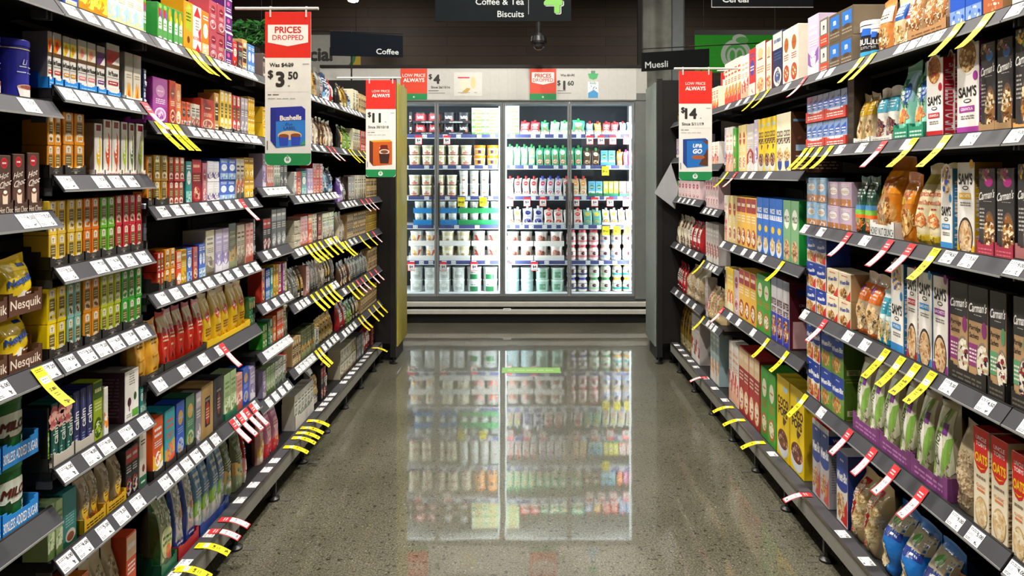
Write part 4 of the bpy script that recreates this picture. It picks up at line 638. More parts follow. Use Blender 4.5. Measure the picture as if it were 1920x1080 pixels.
# ---------------------------------------------------------------- the gondolas, bay by bay
bay('L', 'LA', -520, 121, 'left nearest bay', ylo=1.02); bay('L', 'LB', 121, 294, 'left second bay'); bay('L', 'LC', 294, 493, 'left third bay')
bay('L', 'LD', 493, 552, 'left fourth bay'); bay('L', 'LE', 552, 638, 'left fifth bay'); bay('L', 'LF', 638, 718, 'left sixth bay', yhi=5.30)
bay('R', 'RA', 1876, 2400, 'right nearest bay', ylo=1.02); bay('R', 'RB', 1497, 1876, 'right second bay'); bay('R', 'RC', 1347, 1497, 'right third bay')
bay('R', 'RD', 1312, 1347, 'right fourth bay'); bay('R', 'RE', 1259, 1312, 'right fifth bay', yhi=5.30)
SH = {'LA': [1.766, 1.529, 1.28, .938, .603], 'LB': [1.766, 1.568, 1.361, 1.148, .938, .685, .475], 'LC': [1.766, 1.518, 1.27, 1.015, .765, .465],
      'LD': [1.766, 1.515, 1.309, 1.046, .832, .634, .43], 'LE': [1.766, 1.515, 1.263, 1.013, .76, .46], 'LF': [1.766, 1.515, 1.2, .965, .69, .44],
      'RA': [1.741, 1.465, 1.175, .84, .508], 'RB': [1.741, 1.465, 1.17, .84, .514], 'RC': [1.741, 1.375, .997, .631], 'RD': [1.741, 1.42, 1.162, .84, .50], 'RE': [1.741, 1.48, 1.2, .868, .536]}
for k, zs in SH.items():
    for z in zs: shelf(k, z)
NO = ['top shelf', 'second shelf', 'third shelf', 'fourth shelf', 'fifth shelf', 'sixth shelf', 'seventh shelf']
def st(b, i, *bl):
    if i == 'b': stock(b, .1, 'base shelf', bl, True)
    else: stock(b, SH[b][i], NO[i], bl)
BT = lambda n, t='_m': ('#2b2826', .030, t, '#8f8a80', n)
def T(c, h, t, tc, n, name): return dict(t=(c, h, t, tc, n, name))
# --- left run
st('LA', 1, ('lindt', 23, 76, 1, 116), ('lindt', -34, 22, 1, 120), ('lindt', -92, -35, 1, 124))
st('LA', 2, ('hotchoc', 52, 78, 1, 116, 1, dict(T('#4a342c', .034, 'Hot Choc', '#d8c8b8', 1, 'brown'), x=1)), ('hotchoc', 25, 51, 1, 116, 1, T('#4a342c', .034, 'Hot Choc', '#d8c8b8', 1, 'brown')), ('hotchoc', -4, 24, 1, 116, 1, T('#4a342c', .034, 'Hot Choc', '#d8c8b8', 1, 'brown')), ('hotchoc', -110, -6, 3, 118, 1, T('#4a342c', .034, 'Hot Choc', '#d8c8b8', 1, 'brown')))
st('LA', 3, ('nesq', 14, 78, 1, 218, 2, dict(T('#5a3a2c', .05, 'Nesquik', '#e8d8c8', 1, 'brown'), tr=1, x=1, d=.07)), ('nesq', -52, 13, 1, 226, 2, dict(T('#5a3a2c', .05, 'Nesquik', '#e8d8c8', 1, 'brown'), tr=1, d=.07)), ('oval', -120, -54, 1, 130), ('oval', -190, -122, 1, 134))
st('LA', 4, ('milo', 2, 71, 1, 250, 2, dict(T('#1f86d8', .052, '30%LESS ADDED SUGAR', '#fff', 1, 'blue'), tr=1, x=1)), ('milo', -70, 1, 1, 262, 2, dict(T('#1f86d8', .052, '30%LESS ADDED SUGAR', '#fff', 1, 'blue'), tr=1)), ('milo', -145, -71, 1, 270, 2, dict(T('#1f86d8', .052, '30%LESS ADDED SUGAR', '#fff', 1, 'blue'), tr=1)))
st('LA', 'b', ('milov', 2, 68, 1, 150, 1), ('milov', -68, 0, 1, 155, 1))
st('LB', 0, ('blue_top', 118, 148, 1, 90), ('yel_box', 149, 203, 2, 90), ('wht_blue', 204, 270, 4, 92), ('fruit_t', 271, 296, 2, 74))
st('LC', 0, ('fruit_t', 296, 316, 2, 74), ('fruit_o', 317, 344, 3, 72), ('mango', 345, 362, 1, 95), ('rooibos', 363, 379, 1, 92), ('or_tall', 380, 393, 1, 88), ('pink_t', 394, 422, 2, 112, 2), ('purp_sq', 423, 437, 1, 128, 4), ('red_s', 438, 446, 1, 52), ('dk_s', 447, 455, 1, 54), ('tan_s', 456, 465, 1, 62), ('blu_s', 466, 486, 2, 56), ('brn_s', 487, 495, 1, 52))
st('LB', 1, ('inf_or', 76, 100, 1, 108, 1, dict(T('#1f86d8', .026, '_l', '#9fd0f4', 1, 'blue'), x=1)), ('inf_or', 101, 118, 1, 106, 1, T('#1f86d8', .026, '_l', '#9fd0f4', 1, 'blue')), ('inf_ye', 119, 146, 2, 102, 1, T('#1f86d8', .026, '_l', '#9fd0f4', 2, 'blue')), ('inf_cr', 147, 181, 2, 100, 1, T('#1f86d8', .026, '_l', '#9fd0f4', 2, 'blue')),
   ('inf_pu', 182, 199, 1, 96, 1, T('#1f86d8', .026, '_l', '#9fd0f4', 1, 'blue')), ('inf_rd', 200, 226, 1, 104, 1, dict(T('#1f86d8', .022, '_l', '#9fd0f4', 1, 'blue'), d=.12)), ('flame', 235, 266, 2, 92, 1, T('#e8e4dc', .018, '_l', '#999', 2, 'white')), ('g_dblue', 271, 286, 1, 68, 2))
st('LC', 1, ('g_purp', 288, 316, 1, 88), ('g_redt', 318, 330, 1, 86), ('g_ort', 331, 342, 1, 82), ('g_ton', 343, 359, 2, 50), ('g_cre', 360, 377, 2, 48), ('g_redt', 378, 403, 1, 60), ('tan_s', 404, 412, 1, 74), ('tw_yel', 414, 436, 3, 80, 1, T('#3a3838', .022, '_l', '#ddd', 3, 'black')), ('tw_red', 437, 452, 2, 74, 1, T('#3a3838', .022, '_l', '#ddd', 2, 'black')), ('g_grey', 453, 465, 2, 72), ('g_yl', 466, 492, 3, 74, 2))
st('LB', 2, ('tw_or', 79, 117, 2, 122, 2, dict(T('#2b2826', .030, '_m', '#8f8a80', 2, 'black'), x=1)), ('tw_or', 120, 160, 2, 122, 2, dict(t=BT(2))), ('vg_y', 178, 195, 1, 102, 1, dict(T('#e8e2da', .02, '_l', '#b03a3a', 1, 'white'), d=.14)), ('vg_o', 196, 227, 2, 108, 1, T('#e8e2da', .02, '_l', '#b03a3a', 2, 'white')), ('vg_l', 228, 242, 1, 104, 1, T('#e8e2da', .02, '_l', '#b03a3a', 1, 'white')), ('vg_g', 243, 255, 1, 102, 1, T('#e8e2da', .02, '_l', '#b03a3a', 1, 'white')), ('vg_l', 256, 272, 1, 100, 1, T('#e8e2da', .02, '_l', '#b03a3a', 1, 'white')))
st('LC', 2, ('tw_am', 276, 288, 1, 98, 2, dict(t=BT(1))), ('tw_gold', 289, 316, 2, 98, 2, dict(t=BT(2))), ('tw_scar', 317, 346, 3, 92, 2), ('g_teal', 350, 361, 1, 82), ('g_dred', 362, 379, 1, 84), ('pink_t', 380, 388, 1, 76), ('g_whp', 389, 412, 2, 78, 2), ('g_blue', 413, 443, 2, 80, 2), ('g_cre', 444, 458, 2, 78), ('g_yl', 459, 477, 2, 78, 2), ('g_lil', 478, 494, 2, 84))
st('LB', 3, ('tw_yel', 92, 126, 2, 128, 2, dict(t=BT(2))), ('tw_yel', 128, 157, 2, 124, 2, dict(t=BT(2))), ('tw_org', 158, 188, 2, 120, 2, dict(t=BT(2))), ('tw_grn', 189, 217, 2, 116, 2, dict(t=BT(2))), ('tw_red', 218, 268, 4, 112, 2, dict(t=BT(2))), ('tw_lbl', 272, 290, 2, 88, 2, dict(t=BT(2))))
st('LC', 3, ('tw_scar', 296, 309, 2, 74, 2, dict(t=BT(2))), ('tw_or', 310, 330, 2, 76, 2, dict(t=BT(2))), ('g_spr', 331, 340, 1, 66), ('g_yl', 341, 351, 1, 66), ('g_blue', 352, 362, 1, 66), ('g_redt', 363, 372, 1, 64), ('g_blue', 373, 386, 2, 66), ('g_crn', 388, 404, 1, 86), ('g_lil', 405, 430, 2, 82), ('g_oliv', 431, 444, 1, 86), ('g_crn', 445, 460, 2, 78), ('g_lpnk', 461, 475, 2, 76), ('g_slate', 476, 493, 2, 80))
st('LB', 4, ('tw_lem', 90, 126, 2, 152, 2, dict(t=BT(2))), ('tw_teal', 127, 154, 2, 150, 2, dict(t=BT(2))), ('tw_or', 157, 189, 2, 144, 2, dict(t=BT(2))), ('tw_ylg', 190, 228, 3, 140, 2, dict(t=BT(3))), ('tw_dgr', 229, 267, 3, 136, 2, dict(t=BT(3))))
st('LC', 4, ('yel_gold', 262, 306, 2, 112, 1, dict(t=BT(2))), ('dilmah', 307, 386, 5, 108, 1, dict(t=BT(5, ''))), ('lipton', 387, 468, 5, 98, 1, dict(T('#e8c01c', .03, '', '#fff', 5, 'yellow'))), ('g_gree', 469, 494, 3, 50))
st('LB', 5, ('green_tea', 74, 96, 1, 122, 1, dict(T('#2a2726', .03, 'Tea Bags', '#d8d0c0', 1, 'black'), x=1)), ('teal_flor', 98, 138, 3, 119, 1, T('#bdb8ac', .036, '', '#333', 3, 'white')), ('navy_flor', 139, 176, 3, 116, 1, T('#bdb8ac', .036, '', '#333', 3, 'white')), ('lime_t', 178, 195, 1, 112), ('wh_or', 196, 204, 1, 92), ('grape', 236, 262, 1, 94, 1, dict(d=.17)), ('g_teal', 264, 292, 2, 50))
st('LB', 6, ('g_lgrn', 92, 118, 2, 104), ('teal_c', 120, 146, 1, 104), ('clearbag', 156, 236, 4, 104, 1, T('#e8b81c', .036, '_l', '#3a2a14', 2, 'yellow')), ('g_blk', 238, 261, 2, 90), ('lin_spot', 263, 286, 1, 98))
st('LC', 5, ('g_oran', 287, 308, 1, 112, 1, dict(t=BT(1, ''))), ('g_aqua', 309, 330, 1, 110, 1, dict(t=BT(1, ''))), ('g_rblu', 331, 348, 1, 107, 1, dict(t=BT(1, ''))), ('g_gree', 349, 367, 1, 104, 1, dict(t=BT(1, ''))), ('g_grey', 368, 378, 1, 98), ('tan_red', 379, 401, 1, 98), ('blk_red', 402, 420, 1, 94), ('g_lgrn', 421, 444, 2, 86, 1, T('#1d6a4a', .03, '', '#fff', 2, 'green')), ('g_lpnk', 445, 456, 1, 68), ('g_rblu', 457, 468, 1, 70), ('g_lil', 469, 480, 1, 62), ('g_lgrn', 481, 494, 2, 60))
st('LB', 'b', ('g_ort', 140, 170, 1, 170), ('clearbag', 172, 236, 3, 165), ('g_spr', 237, 256, 1, 150), ('nerada', 258, 300, 1, 175), )
st('LC', 'b', ('nerada', 301, 331, 1, 160, 1, T('#1d6a4a', .045, '', '#fff', 1, 'green')), ('bluebag', 333, 372, 2, 148, 1, T('#b8242c', .045, '', '#fff', 2, 'red')), ('grn_blu', 374, 428, 4, 130, 1, T('#2a4a9a', .04, '', '#fff', 4, 'blue')), ('olivebag', 430, 462, 2, 118), ('redbag', 464, 481, 2, 108), ('pinkbag', 482, 494, 1, 102))
# fourth to sixth bays: coffee
st('LD', 0, ('brn_s', 494, 512, 3, 48), ('g_coff', 513, 552, 5, 50))
st('LD', 1, ('g_yl', 494, 520, 3, 60, 2), ('g_kraf', 521, 551, 4, 52, 2))
st('LD', 2, ('g_lil', 494, 500, 1, 66), ('g_lpnk', 501, 514, 3, 58), ('g_whg', 515, 526, 3, 56), ('g_slate', 527, 539, 2, 58), ('g_whg', 540, 551, 2, 52))
st('LD', 3, ('g_blk', 494, 508, 2, 60), ('g_slate', 510, 537, 3, 72), ('g_whg', 538, 552, 3, 46, 4))
st('LD', 4, ('g_redt', 492, 498, 1, 64), ('g_blue', 499, 507, 2, 58), ('g_teal', 508, 513, 1, 58), ('g_yl', 514, 522, 2, 60), ('tw_red', 523, 529, 1, 58), ('g_purp', 530, 535, 1, 56), ('tw_lem', 536, 544, 1, 56), ('g_dred', 545, 551, 1, 50))
st('LD', 5, ('tw_dgr', 494, 502, 2, 46), ('g_gree', 503, 507, 1, 46), ('tw_teal', 508, 512, 1, 48), ('g_ort', 513, 519, 1, 50), ('g_spr', 520, 532, 3, 54), ('g_crn', 533, 541, 2, 56), ('g_mar', 542, 552, 2, 44))
st('LD', 6, ('g_lil', 494, 500, 1, 50), ('g_lgrn', 501, 516, 4, 50), ('g_whg', 517, 536, 4, 48), ('tw_red', 537, 545, 2, 46), ('g_coff', 546, 552, 1, 40))
st('LD', 'b', ('pinkbag', 494, 503, 1, 92), ('pinktub', 504, 527, 2, 90), ('aqjar', 528, 537, 1, 54), ('g_whg', 538, 552, 2, 64, 2))
st('LE', 0, ('cf_blk', 553, 566, 2, 60), ('cf_sil', 567, 590, 3, 56), ('cf_gold', 591, 600, 1, 62), ('cf_sil', 601, 609, 1, 60), ('cf_blu', 610, 622, 2, 54), ('cf_red', 623, 637, 2, 46))
st('LF', 0, ('cf_blk', 639, 644, 1, 44), ('cf_gold', 645, 654, 2, 42), ('cf_blu', 655, 661, 1, 40), ('g_crn', 662, 672, 2, 42), ('g_kraf', 673, 688, 4, 38), ('g_mar', 689, 712, 6, 34))
st('LE', 1, ('cf_brn', 553, 582, 4, 58), ('g_lil', 583, 586, 1, 50), ('cf_crm', 587, 600, 2, 56), ('cf_brn', 601, 612, 2, 55), ('cf_crm', 613, 626, 2, 52), ('cf_red', 627, 637, 2, 48))
st('LF', 1, ('cf_blk', 639, 644, 1, 46), ('cf_grn', 645, 661, 2, 46), ('g_crn', 662, 676, 4, 42), ('tw_red', 677, 692, 4, 40), ('g_mar', 693, 713, 5, 34))
st('LE', 2, ('g_whg', 553, 557, 1, 46), ('g_redt', 558, 566, 1, 46), ('g_teal', 567, 576, 1, 46), ('g_lil', 577, 587, 2, 50), ('g_redt', 588, 606, 3, 58, 2), ('cf_lbl', 607, 620, 2, 50), ('cf_blu', 621, 629, 1, 48), ('cf_pur', 630, 637, 1, 48))
st('LF', 2, ('cf_pur', 639, 645, 1, 48), ('cf_sil', 646, 652, 1, 46), ('g_coff', 653, 665, 2, 46), ('g_crn', 666, 686, 5, 46), ('g_kraf', 687, 714, 7, 36, 2))
st('LE', 3, ('g_crn', 553, 564, 3, 52, 4), ('g_lpnk', 565, 578, 2, 56), ('g_spr', 579, 586, 1, 56), ('g_crn', 587, 595, 2, 54), ('g_mar', 596, 604, 1, 50), ('g_crn', 605, 637, 7, 48))
st('LF', 3, ('cf_crm', 639, 650, 2, 54), ('g_kraf', 651, 662, 3, 46), ('g_tan' if 'g_tan' in D else 'tan_s', 663, 686, 6, 44, 2), ('g_gold', 687, 714, 7, 40, 3))
st('LE', 4, ('cf_sil', 546, 560, 3, 62), ('cf_blk', 561, 573, 2, 60), ('g_lpnk', 574, 580, 1, 56), ('cf_sil', 581, 600, 4, 56), ('cf_crm', 601, 612, 2, 54), ('cf_blk', 613, 622, 2, 52), ('cf_sil', 623, 637, 3, 52))
st('LF', 4, ('cf_brn', 639, 660, 4, 46), ('cf_sil', 661, 690, 7, 42), ('g_kraf', 691, 714, 7, 38, 2))
st('LE', 5, ('g_kraf', 549, 564, 4, 50), ('g_oliv', 565, 590, 5, 52), ('g_whg', 591, 598, 1, 36), ('cf_gold', 599, 626, 5, 48), ('cf_brn', 627, 637, 1, 46))
st('LF', 5, ('cf_red', 639, 652, 2, 50), ('cf_grn', 653, 662, 2, 42), ('cf_blk', 663, 676, 3, 40), ('g_kraf', 677, 714, 10, 36, 2))
st('LE', 'b', ('g_whg', 553, 588, 6, 62, 1, T('#e8e6e0', .07, '', '#333', 6, 'white')), ('cf_blk', 589, 602, 1, 76), ('g_blk', 603, 611, 2, 60), ('cf_red', 612, 618, 1, 58), ('cf_wht', 619, 637, 3, 66))
st('LF', 'b', ('g_crn', 639, 668, 6, 52, 2), ('g_slate', 669, 682, 3, 44), ('cf_red', 683, 696, 3, 44), ('g_mar', 697, 713, 4, 36, 2))
# --- right run
st('RE', 0, ('cf_gold', 1264, 1300, 6, 34), ('ce_aqu', 1301, 1311, 2, 36)); st('RD', 0, ('ce_cre', 1313, 1346, 6, 42))
st('RC', 0, ('ce_cre', 1350, 1388, 5, 82), ('ce_wht', 1389, 1403, 2, 84), ('ce_red', 1404, 1416, 1, 92), ('crm_red', 1417, 1434, 1, 98, 1, dict(d=.10)), ('crm_red', 1436, 1446, 1, 96), ('ce_nav', 1448, 1466, 1, 108, 1, dict(d=.12)), ('ce_ging', 1467, 1496, 2, 108))
st('RB', 0, ('ce_ging', 1497, 1512, 1, 112), ('ce_lil', 1514, 1534, 1, 116), ('nutbar_r', 1536, 1552, 1, 104, 2), ('nutbar', 1553, 1598, 2, 108, 2), ('bulk', 1600, 1626, 1, 74), ('bulk', 1628, 1638, 1, 62), ('gb_or2', 1640, 1662, 1, 104), ('gb_blu2', 1663, 1684, 1, 100), ('gb_red2', 1685, 1700, 1, 96), ('gb_gran', 1702, 1776, 3, 116, 1, T('#b88a5c', .04, '_l', '#7a5430', 3, 'brown')), ('s_blue', 1778, 1838, 2, 130), ('s_pea', 1840, 1876, 1, 150))
st('RA', 0, ('s_mint', 1890, 1940, 1, 150), ('ce_cre', 1945, 2080, 2, 170))
st('RE', 1, ('ce_lil', 1264, 1310, 8, 40)); st('RD', 1, ('cf_sil', 1313, 1330, 2, 44), ('ce_wht', 1331, 1346, 2, 44))
st('RC', 1, ('ce_lil', 1350, 1360, 1, 84), ('ce_wht', 1361, 1373, 2, 86), ('ce_grn', 1374, 1380, 1, 84), ('ce_sul', 1384, 1398, 2, 90), ('ce_gry', 1399, 1412, 1, 92), ('ce_lil', 1413, 1420, 1, 100), ('coco', 1421, 1454, 3, 104), ('coco_w', 1455, 1482, 2, 112, 1, dict(d=.22)))
st('RB', 1, ('upgo', 1497, 1587, 7, 104, 2, dict(T('#c8463a', .040, '_l', '#f4e8e0', 3.5, 'red'), tr=1)), ('pack3', 1588, 1600, 1, 128), ('gb_gold', 1601, 1632, 2, 98, 1, T('#e8e6e0', .024, '_l', '#888', 2, 'white')), ('gb_white', 1633, 1674, 2, 104, 1, T('#dedbd4', .026, '_l', '#888', 2, 'white')), ('gb_teal', 1676, 1733, 2, 150, 1, T('#1f8a68', .05, '_l', '#cfe8dc', 1, 'green')), ('sam_red', 1734, 1765, 1, 150, 1, dict(d=.07)), ('sam_red', 1775, 1789, 1, 158, 1, dict(b=.03)), ('sam_pur', 1791, 1832, 1, 174, 1, dict(d=.07)), ('car_a', 1836, 1898, 2, 176, 1, T('#a8865e', .03, '', '#333', 1, 'kraft')))
st('RA', 1, ('car_y', 1900, 1940, 1, 196, 1, T('#e0a860', .02, '', '#333', 1, 'kraft')), ('car_y', 1942, 1985, 1, 200), ('car_a', 1987, 2080, 2, 205))
st('RD', 2, ('ce_pnk', 1316, 1346, 5, 60)); st('RE', 2, ('ce_grn', 1264, 1270, 1, 30), ('ce_pnk', 1271, 1311, 6, 34))
st('RC', 2, ('ce_wht', 1350, 1363, 2, 86), ('ce_sul', 1364, 1380, 2, 90), ('ce_gob', 1381, 1417, 4, 96), ('riceb', 1418, 1440, 2, 106), ('riceb', 1441, 1466, 2, 112), ('milo_c', 1467, 1496, 2, 118, 1, dict(d=.12)))
st('RB', 2, ('lq_blu', 1510, 1549, 2, 92, 2, dict(d=.07)), ('lq_pnk', 1550, 1595, 2, 92, 2, dict(d=.07)), ('gb_green', 1597, 1630, 2, 112), ('gb_honey', 1632, 1678, 1, 152, 1, dict(T('#dfe0dc', .055, 'HONEY NUT CRUNCH', '#2a3a3a', 1, 'white and green'), d=.13)), ('gb_honey', 1680, 1708, 1, 130), ('gb_apri', 1710, 1760, 2, 154, 1, dict(d=.1)), ('sam_blu', 1762, 1784, 1, 154, 1, dict(d=.07)), ('sam_yel', 1792, 1824, 1, 172, 1, dict(d=.07)), ('car_b', 1832, 1902, 2, 172, 1, dict(T('#a8344a', .04, '_l', '#d86a7a', 1, 'dark red'), d=.07)))
st('RA', 2, ('car_y', 1904, 1945, 1, 186, 1, T('#a86a6a', .04, '', '#333', 1, 'dark red')), ('car_y', 1948, 2060, 3, 195))
st('RD', 3, ('ce_gry', 1314, 1346, 5, 74)); st('RE', 3, ('cf_crm', 1266, 1290, 4, 54), ('cf_red', 1291, 1311, 3, 56))
st('RC', 3, ('ce_sul', 1350, 1362, 2, 76), ('ce_yel', 1363, 1374, 2, 80), ('ce_pnk', 1375, 1384, 1, 84), ('ce_gob', 1385, 1416, 3, 96), ('ce_grn', 1417, 1444, 2, 108), ('justr', 1445, 1478, 3, 122, 1, dict(d=.16)))
st('RB', 3, ('weet', 1500, 1548, 2, 158, 3, dict(d=.09, g=.03)), ('weet_c', 1549, 1594, 2, 150, 3, dict(d=.09, g=.03, skip=[2])), ('gb_orb', 1596, 1640, 2, 116, 1, dict(d=.10)), ('gb_tealb', 1642, 1667, 2, 106), ('sam_blu', 1669, 1692, 1, 168, 1, dict(d=.08)), ('smp_red', 1698, 1718, 1, 172), ('smp_blu', 1720, 1746, 1, 176), ('smp_pur', 1748, 1776, 1, 182), ('por_p', 1779, 1851, 2, 192, 1, T('#2c2a28', .05, '_l', '#6a6258', 2, 'black')), ('por_g', 1853, 1886, 1, 205, 1, T('#2c2a28', .05, '_l', '#6a6258', 1, 'black')))
st('RA', 3, ('por_g', 1888, 1926, 1, 214, 1, T('#2c2a28', .05, '_l', '#6a6258', 1, 'black')), ('por_g', 1928, 2060, 3, 225))
st('RD', 4, ('ce_gry', 1314, 1326, 2, 72), ('oats_red', 1327, 1346, 2, 66)); st('RE', 4, ('cf_red', 1264, 1284, 4, 52), ('quinoa_s', 1285, 1311, 2, 60))
st('RB', 4, ('weet', 1504, 1536, 2, 165, 2, dict(d=.1)), ('weet_g', 1538, 1581, 2, 172, 2, dict(d=.20)), ('quinoa', 1600, 1778, 6, 160, 1, T('#7e3f7c', .062, '_l', '#b87ab4', 2, 'purple')), ('quinoa_s', 1779, 1821, 1, 168), ('oats_u', 1824, 1853, 1, 186), ('oats_u', 1855, 1887, 1, 192))
st('RA', 4, ('oats_u', 1889, 1924, 1, 200), ('oats_u', 1926, 1964, 1, 205), ('oats_u', 1966, 2050, 2, 215))
st('RE', 'b', ('ce_red', 1262, 1270, 1, 82), ('cf_gold', 1271, 1295, 4, 84), ('ce_gry', 1296, 1311, 2, 86)); st('RD', 'b', ('cf_crm', 1313, 1330, 2, 92), ('ce_aqu', 1331, 1347, 3, 108))
st('RC', 'b', ('ce_gry', 1350, 1358, 1, 111), ('ce_wht', 1359, 1384, 3, 113), ('ce_mrn', 1385, 1424, 4, 128), ('ce_grn', 1426, 1454, 2, 134), ('coco', 1456, 1506, 2, 156, 1, dict(d=.09)))
st('RB', 'b', ('weet_big', 1507, 1554, 2, 142, 1, dict(d=.10)), ('weet', 1568, 1588, 1, 135, 1), ('oats_red', 1590, 1640, 2, 128, 1, dict(d=.13)), ('oats_blue', 1643, 1762, 3, 132, 1, dict(d=.15)), ('oats_brn', 1764, 1806, 1, 125), ('ce_mrn', 1808, 1876, 2, 140))
st('RA', 'b', ('oats_brn', 1890, 2050, 2, 190))
# --- tickets
for b_, i, w_, y_, r_ in [
    ('LA', 1, '55', '', ''), ('LA', 2, '52 84', '', ''), ('LA', 3, '92 4', '74', ''), ('LB', 0, '125-290/11', '', ''), ('LC', 0, '300-345/4 405-490/7', '357 369 394', ''), ('LB', 1, '128 158 188 218 247', '', '274'), ('LC', 1, '355-490/9', '300 319 333', ''),
    ('LB', 2, '122 189 219 246', '', ''), ('LC', 2, '306 332 352 380-455/7 470-490/2', '', '454'), ('LB', 3, '126 187 215 242 268', '', ''), ('LC', 3, '304 330 354 374 392 412 428 446 466 480', '', ''), ('LB', 4, '130 164 192 218 244 268', '', ''),
    ('LC', 4, '300 345 382 412', '', '418'), ('LB', 5, '112 135 172 200 220 238 256 272', '', ''), ('LB', 6, '112 134 156 176 196 212 228 258 272 288', '', ''), ('LC', 5, '310 330 350 368 386 404 430-486/3', '', '437 450 462 472'),
    ('LD', 1, '500-550/4', '', ''), ('LD', 2, '497-540/5', '', ''), ('LD', 3, '497-530/4', '', ''), ('LD', 4, '496-550/7', '', ''), ('LD', 5, '496-546/6', '', ''), ('LD', 6, '498-545/4', '', ''),
    ('LE', 0, '556-636/8', '', ''), ('LE', 1, '556-612/4', '', '616 626'), ('LE', 2, '556-636/9', '', ''), ('LE', 3, '555-572/2 612-636/2', '576 584 592 601 612 622 632', ''), ('LE', 4, '555-580/3 622-634/2', '586 595 604 613 620', ''), ('LE', 5, '556-590/5 604-636/4', '594 600', ''),
    ('LF', 0, '640-680/6', '', ''), ('LF', 1, '642-650/1', '655 662 674 684', ''), ('LF', 2, '642-670/4', '', '678 687 694'), ('LF', 3, '654-670/2', '644 649 676 690', '700'), ('LF', 4, '642-650/1', '654 663 686', '670 678 695 704'), ('LF', 5, '642-668/4', '674 680 693 702 710', ''),
    ('RB', 0, '1540 1556 1690 1712 1735 1758', '1612 1634 1796 1850', '1508'), ('RA', 0, '1905 1935', '', ''), ('RC', 0, '1365 1385 1400 1475', '1418 1438', ''), ('RB', 1, '1575 1616 1702 1820', '1505 1520 1536 1556 1712 1772', '1655'), ('RA', 1, '1895', '', ''),
    ('RC', 1, '1395 1410 1440', '1362', '1379'), ('RB', 2, '1505 1540 1622 1778 1815', '1752', '1590 1667 1707'), ('RA', 2, '1890', '', ''), ('RC', 2, '1355 1375 1395 1412 1430', '1466', ''), ('RD', 2, '1318-1344/3', '', ''), ('RD', 3, '1325-1344/3', '1316', ''), ('RD', 4, '1325-1344/3', '1316', ''),
    ('RE', 2, '1270-1305/4', '', ''), ('RE', 3, '1265-1310/4', '', ''), ('RE', 4, '1264-1308/4', '', ''), ('RB', 3, '1502 1590 1622 1778 1848', '1660 1688 1716 1746', '1545'), ('RA', 3, '1930', '', ''), ('RC', 3, '1368 1385 1412', '1438 1474', '1351'), ('RB', 4, '1540 1792 1828', '1500', '1592 1636 1678 1730'), ('RA', 4, '1882', '', '')]:
    fill(b_, SH[b_][i], w_, y_, r_)
fill('LC', 0, '325 345 395 450 475', '340 378', '402 421', True); fill('LD', 0, '500 515', '546', '', True); fill('LE', 0, '595-635/5', '555 563 571 583', '', True); fill('LF', 0, '640-695/8', '702', '', True)
fill('RE', 0, '1265-1310/5', '', '', True); fill('RD', 0, '1322 1340', '', '1316', True); fill('RC', 0, '1352 1448 ', '1369 1390 1427', '', True); fill('RB', 0, '1580 1625', '', '1509', True)
# ---------------------------------------------------------------- room
def struct(name, mb, loc=(0, 0, 0)): return add(name, mb, loc, kind='structure')
YW = 10.9
def floor_mat():
    m = bpy.data.materials.new('polished_concrete'); m.use_nodes = True; nt = m.node_tree; N = nt.nodes; L = nt.links; b = N['Principled BSDF']
    tc = N.new('ShaderNodeTexCoord')
    def noise(s, d=3, r=.6):
        n = N.new('ShaderNodeTexNoise'); n.inputs['Scale'].default_value = s; n.inputs['Detail'].default_value = d; n.inputs['Roughness'].default_value = r; L.new(tc.outputs['Object'], n.inputs['Vector']); return n
    def ramp(src, a, ca, b_, cb):
        r = N.new('ShaderNodeValToRGB'); e = r.color_ramp.elements; e[0].position = a; e[0].color = (*ca, 1); e[1].position = b_; e[1].color = (*cb, 1); L.new(src, r.inputs[0]); return r
    big = ramp(noise(2.2).outputs['Fac'], .3, hx('#615f4d'), .7, hx('#787564'))
    fine = ramp(noise(150, 2, .7).outputs['Fac'], .40, (.30, .30, .29), .60, (1, 1, 1))
    sp = ramp(noise(48, 2, .55).outputs['Fac'], .34, (.22, .22, .21), .39, (1, 1, 1)); li = ramp(noise(90, 1, .5).outputs['Fac'], .66, (0, 0, 0), .74, (.12, .12, .11))
    def mix(a, c, mode):
        x = N.new('ShaderNodeMix'); x.data_type = 'RGBA'; x.blend_type = mode; x.inputs[0].default_value = 1; L.new(a, x.inputs[6]); L.new(c, x.inputs[7]); return x.outputs[2]
    c = mix(big.outputs[0], fine.outputs[0], 'MULTIPLY'); c = mix(c, sp.outputs[0], 'MULTIPLY'); c = mix(c, li.outputs[0], 'ADD')
    L.new(c, b.inputs['Base Color']); b.inputs['Roughness'].default_value = .38; b.inputs['Specular IOR Level'].default_value = .5
    b.inputs['Coat Weight'].default_value = 1; b.inputs['Coat IOR'].default_value = 1.75; b.inputs['Coat Roughness'].default_value = .035
    bp = N.new('ShaderNodeBump'); bp.inputs['Strength'].default_value = .12; bp.inputs['Distance'].default_value = .01; n3 = noise(1.3, 2); L.new(n3.outputs['Fac'], bp.inputs['Height']); L.new(bp.outputs[0], b.inputs['Coat Normal'])
    MATS['floor_mat'] = m
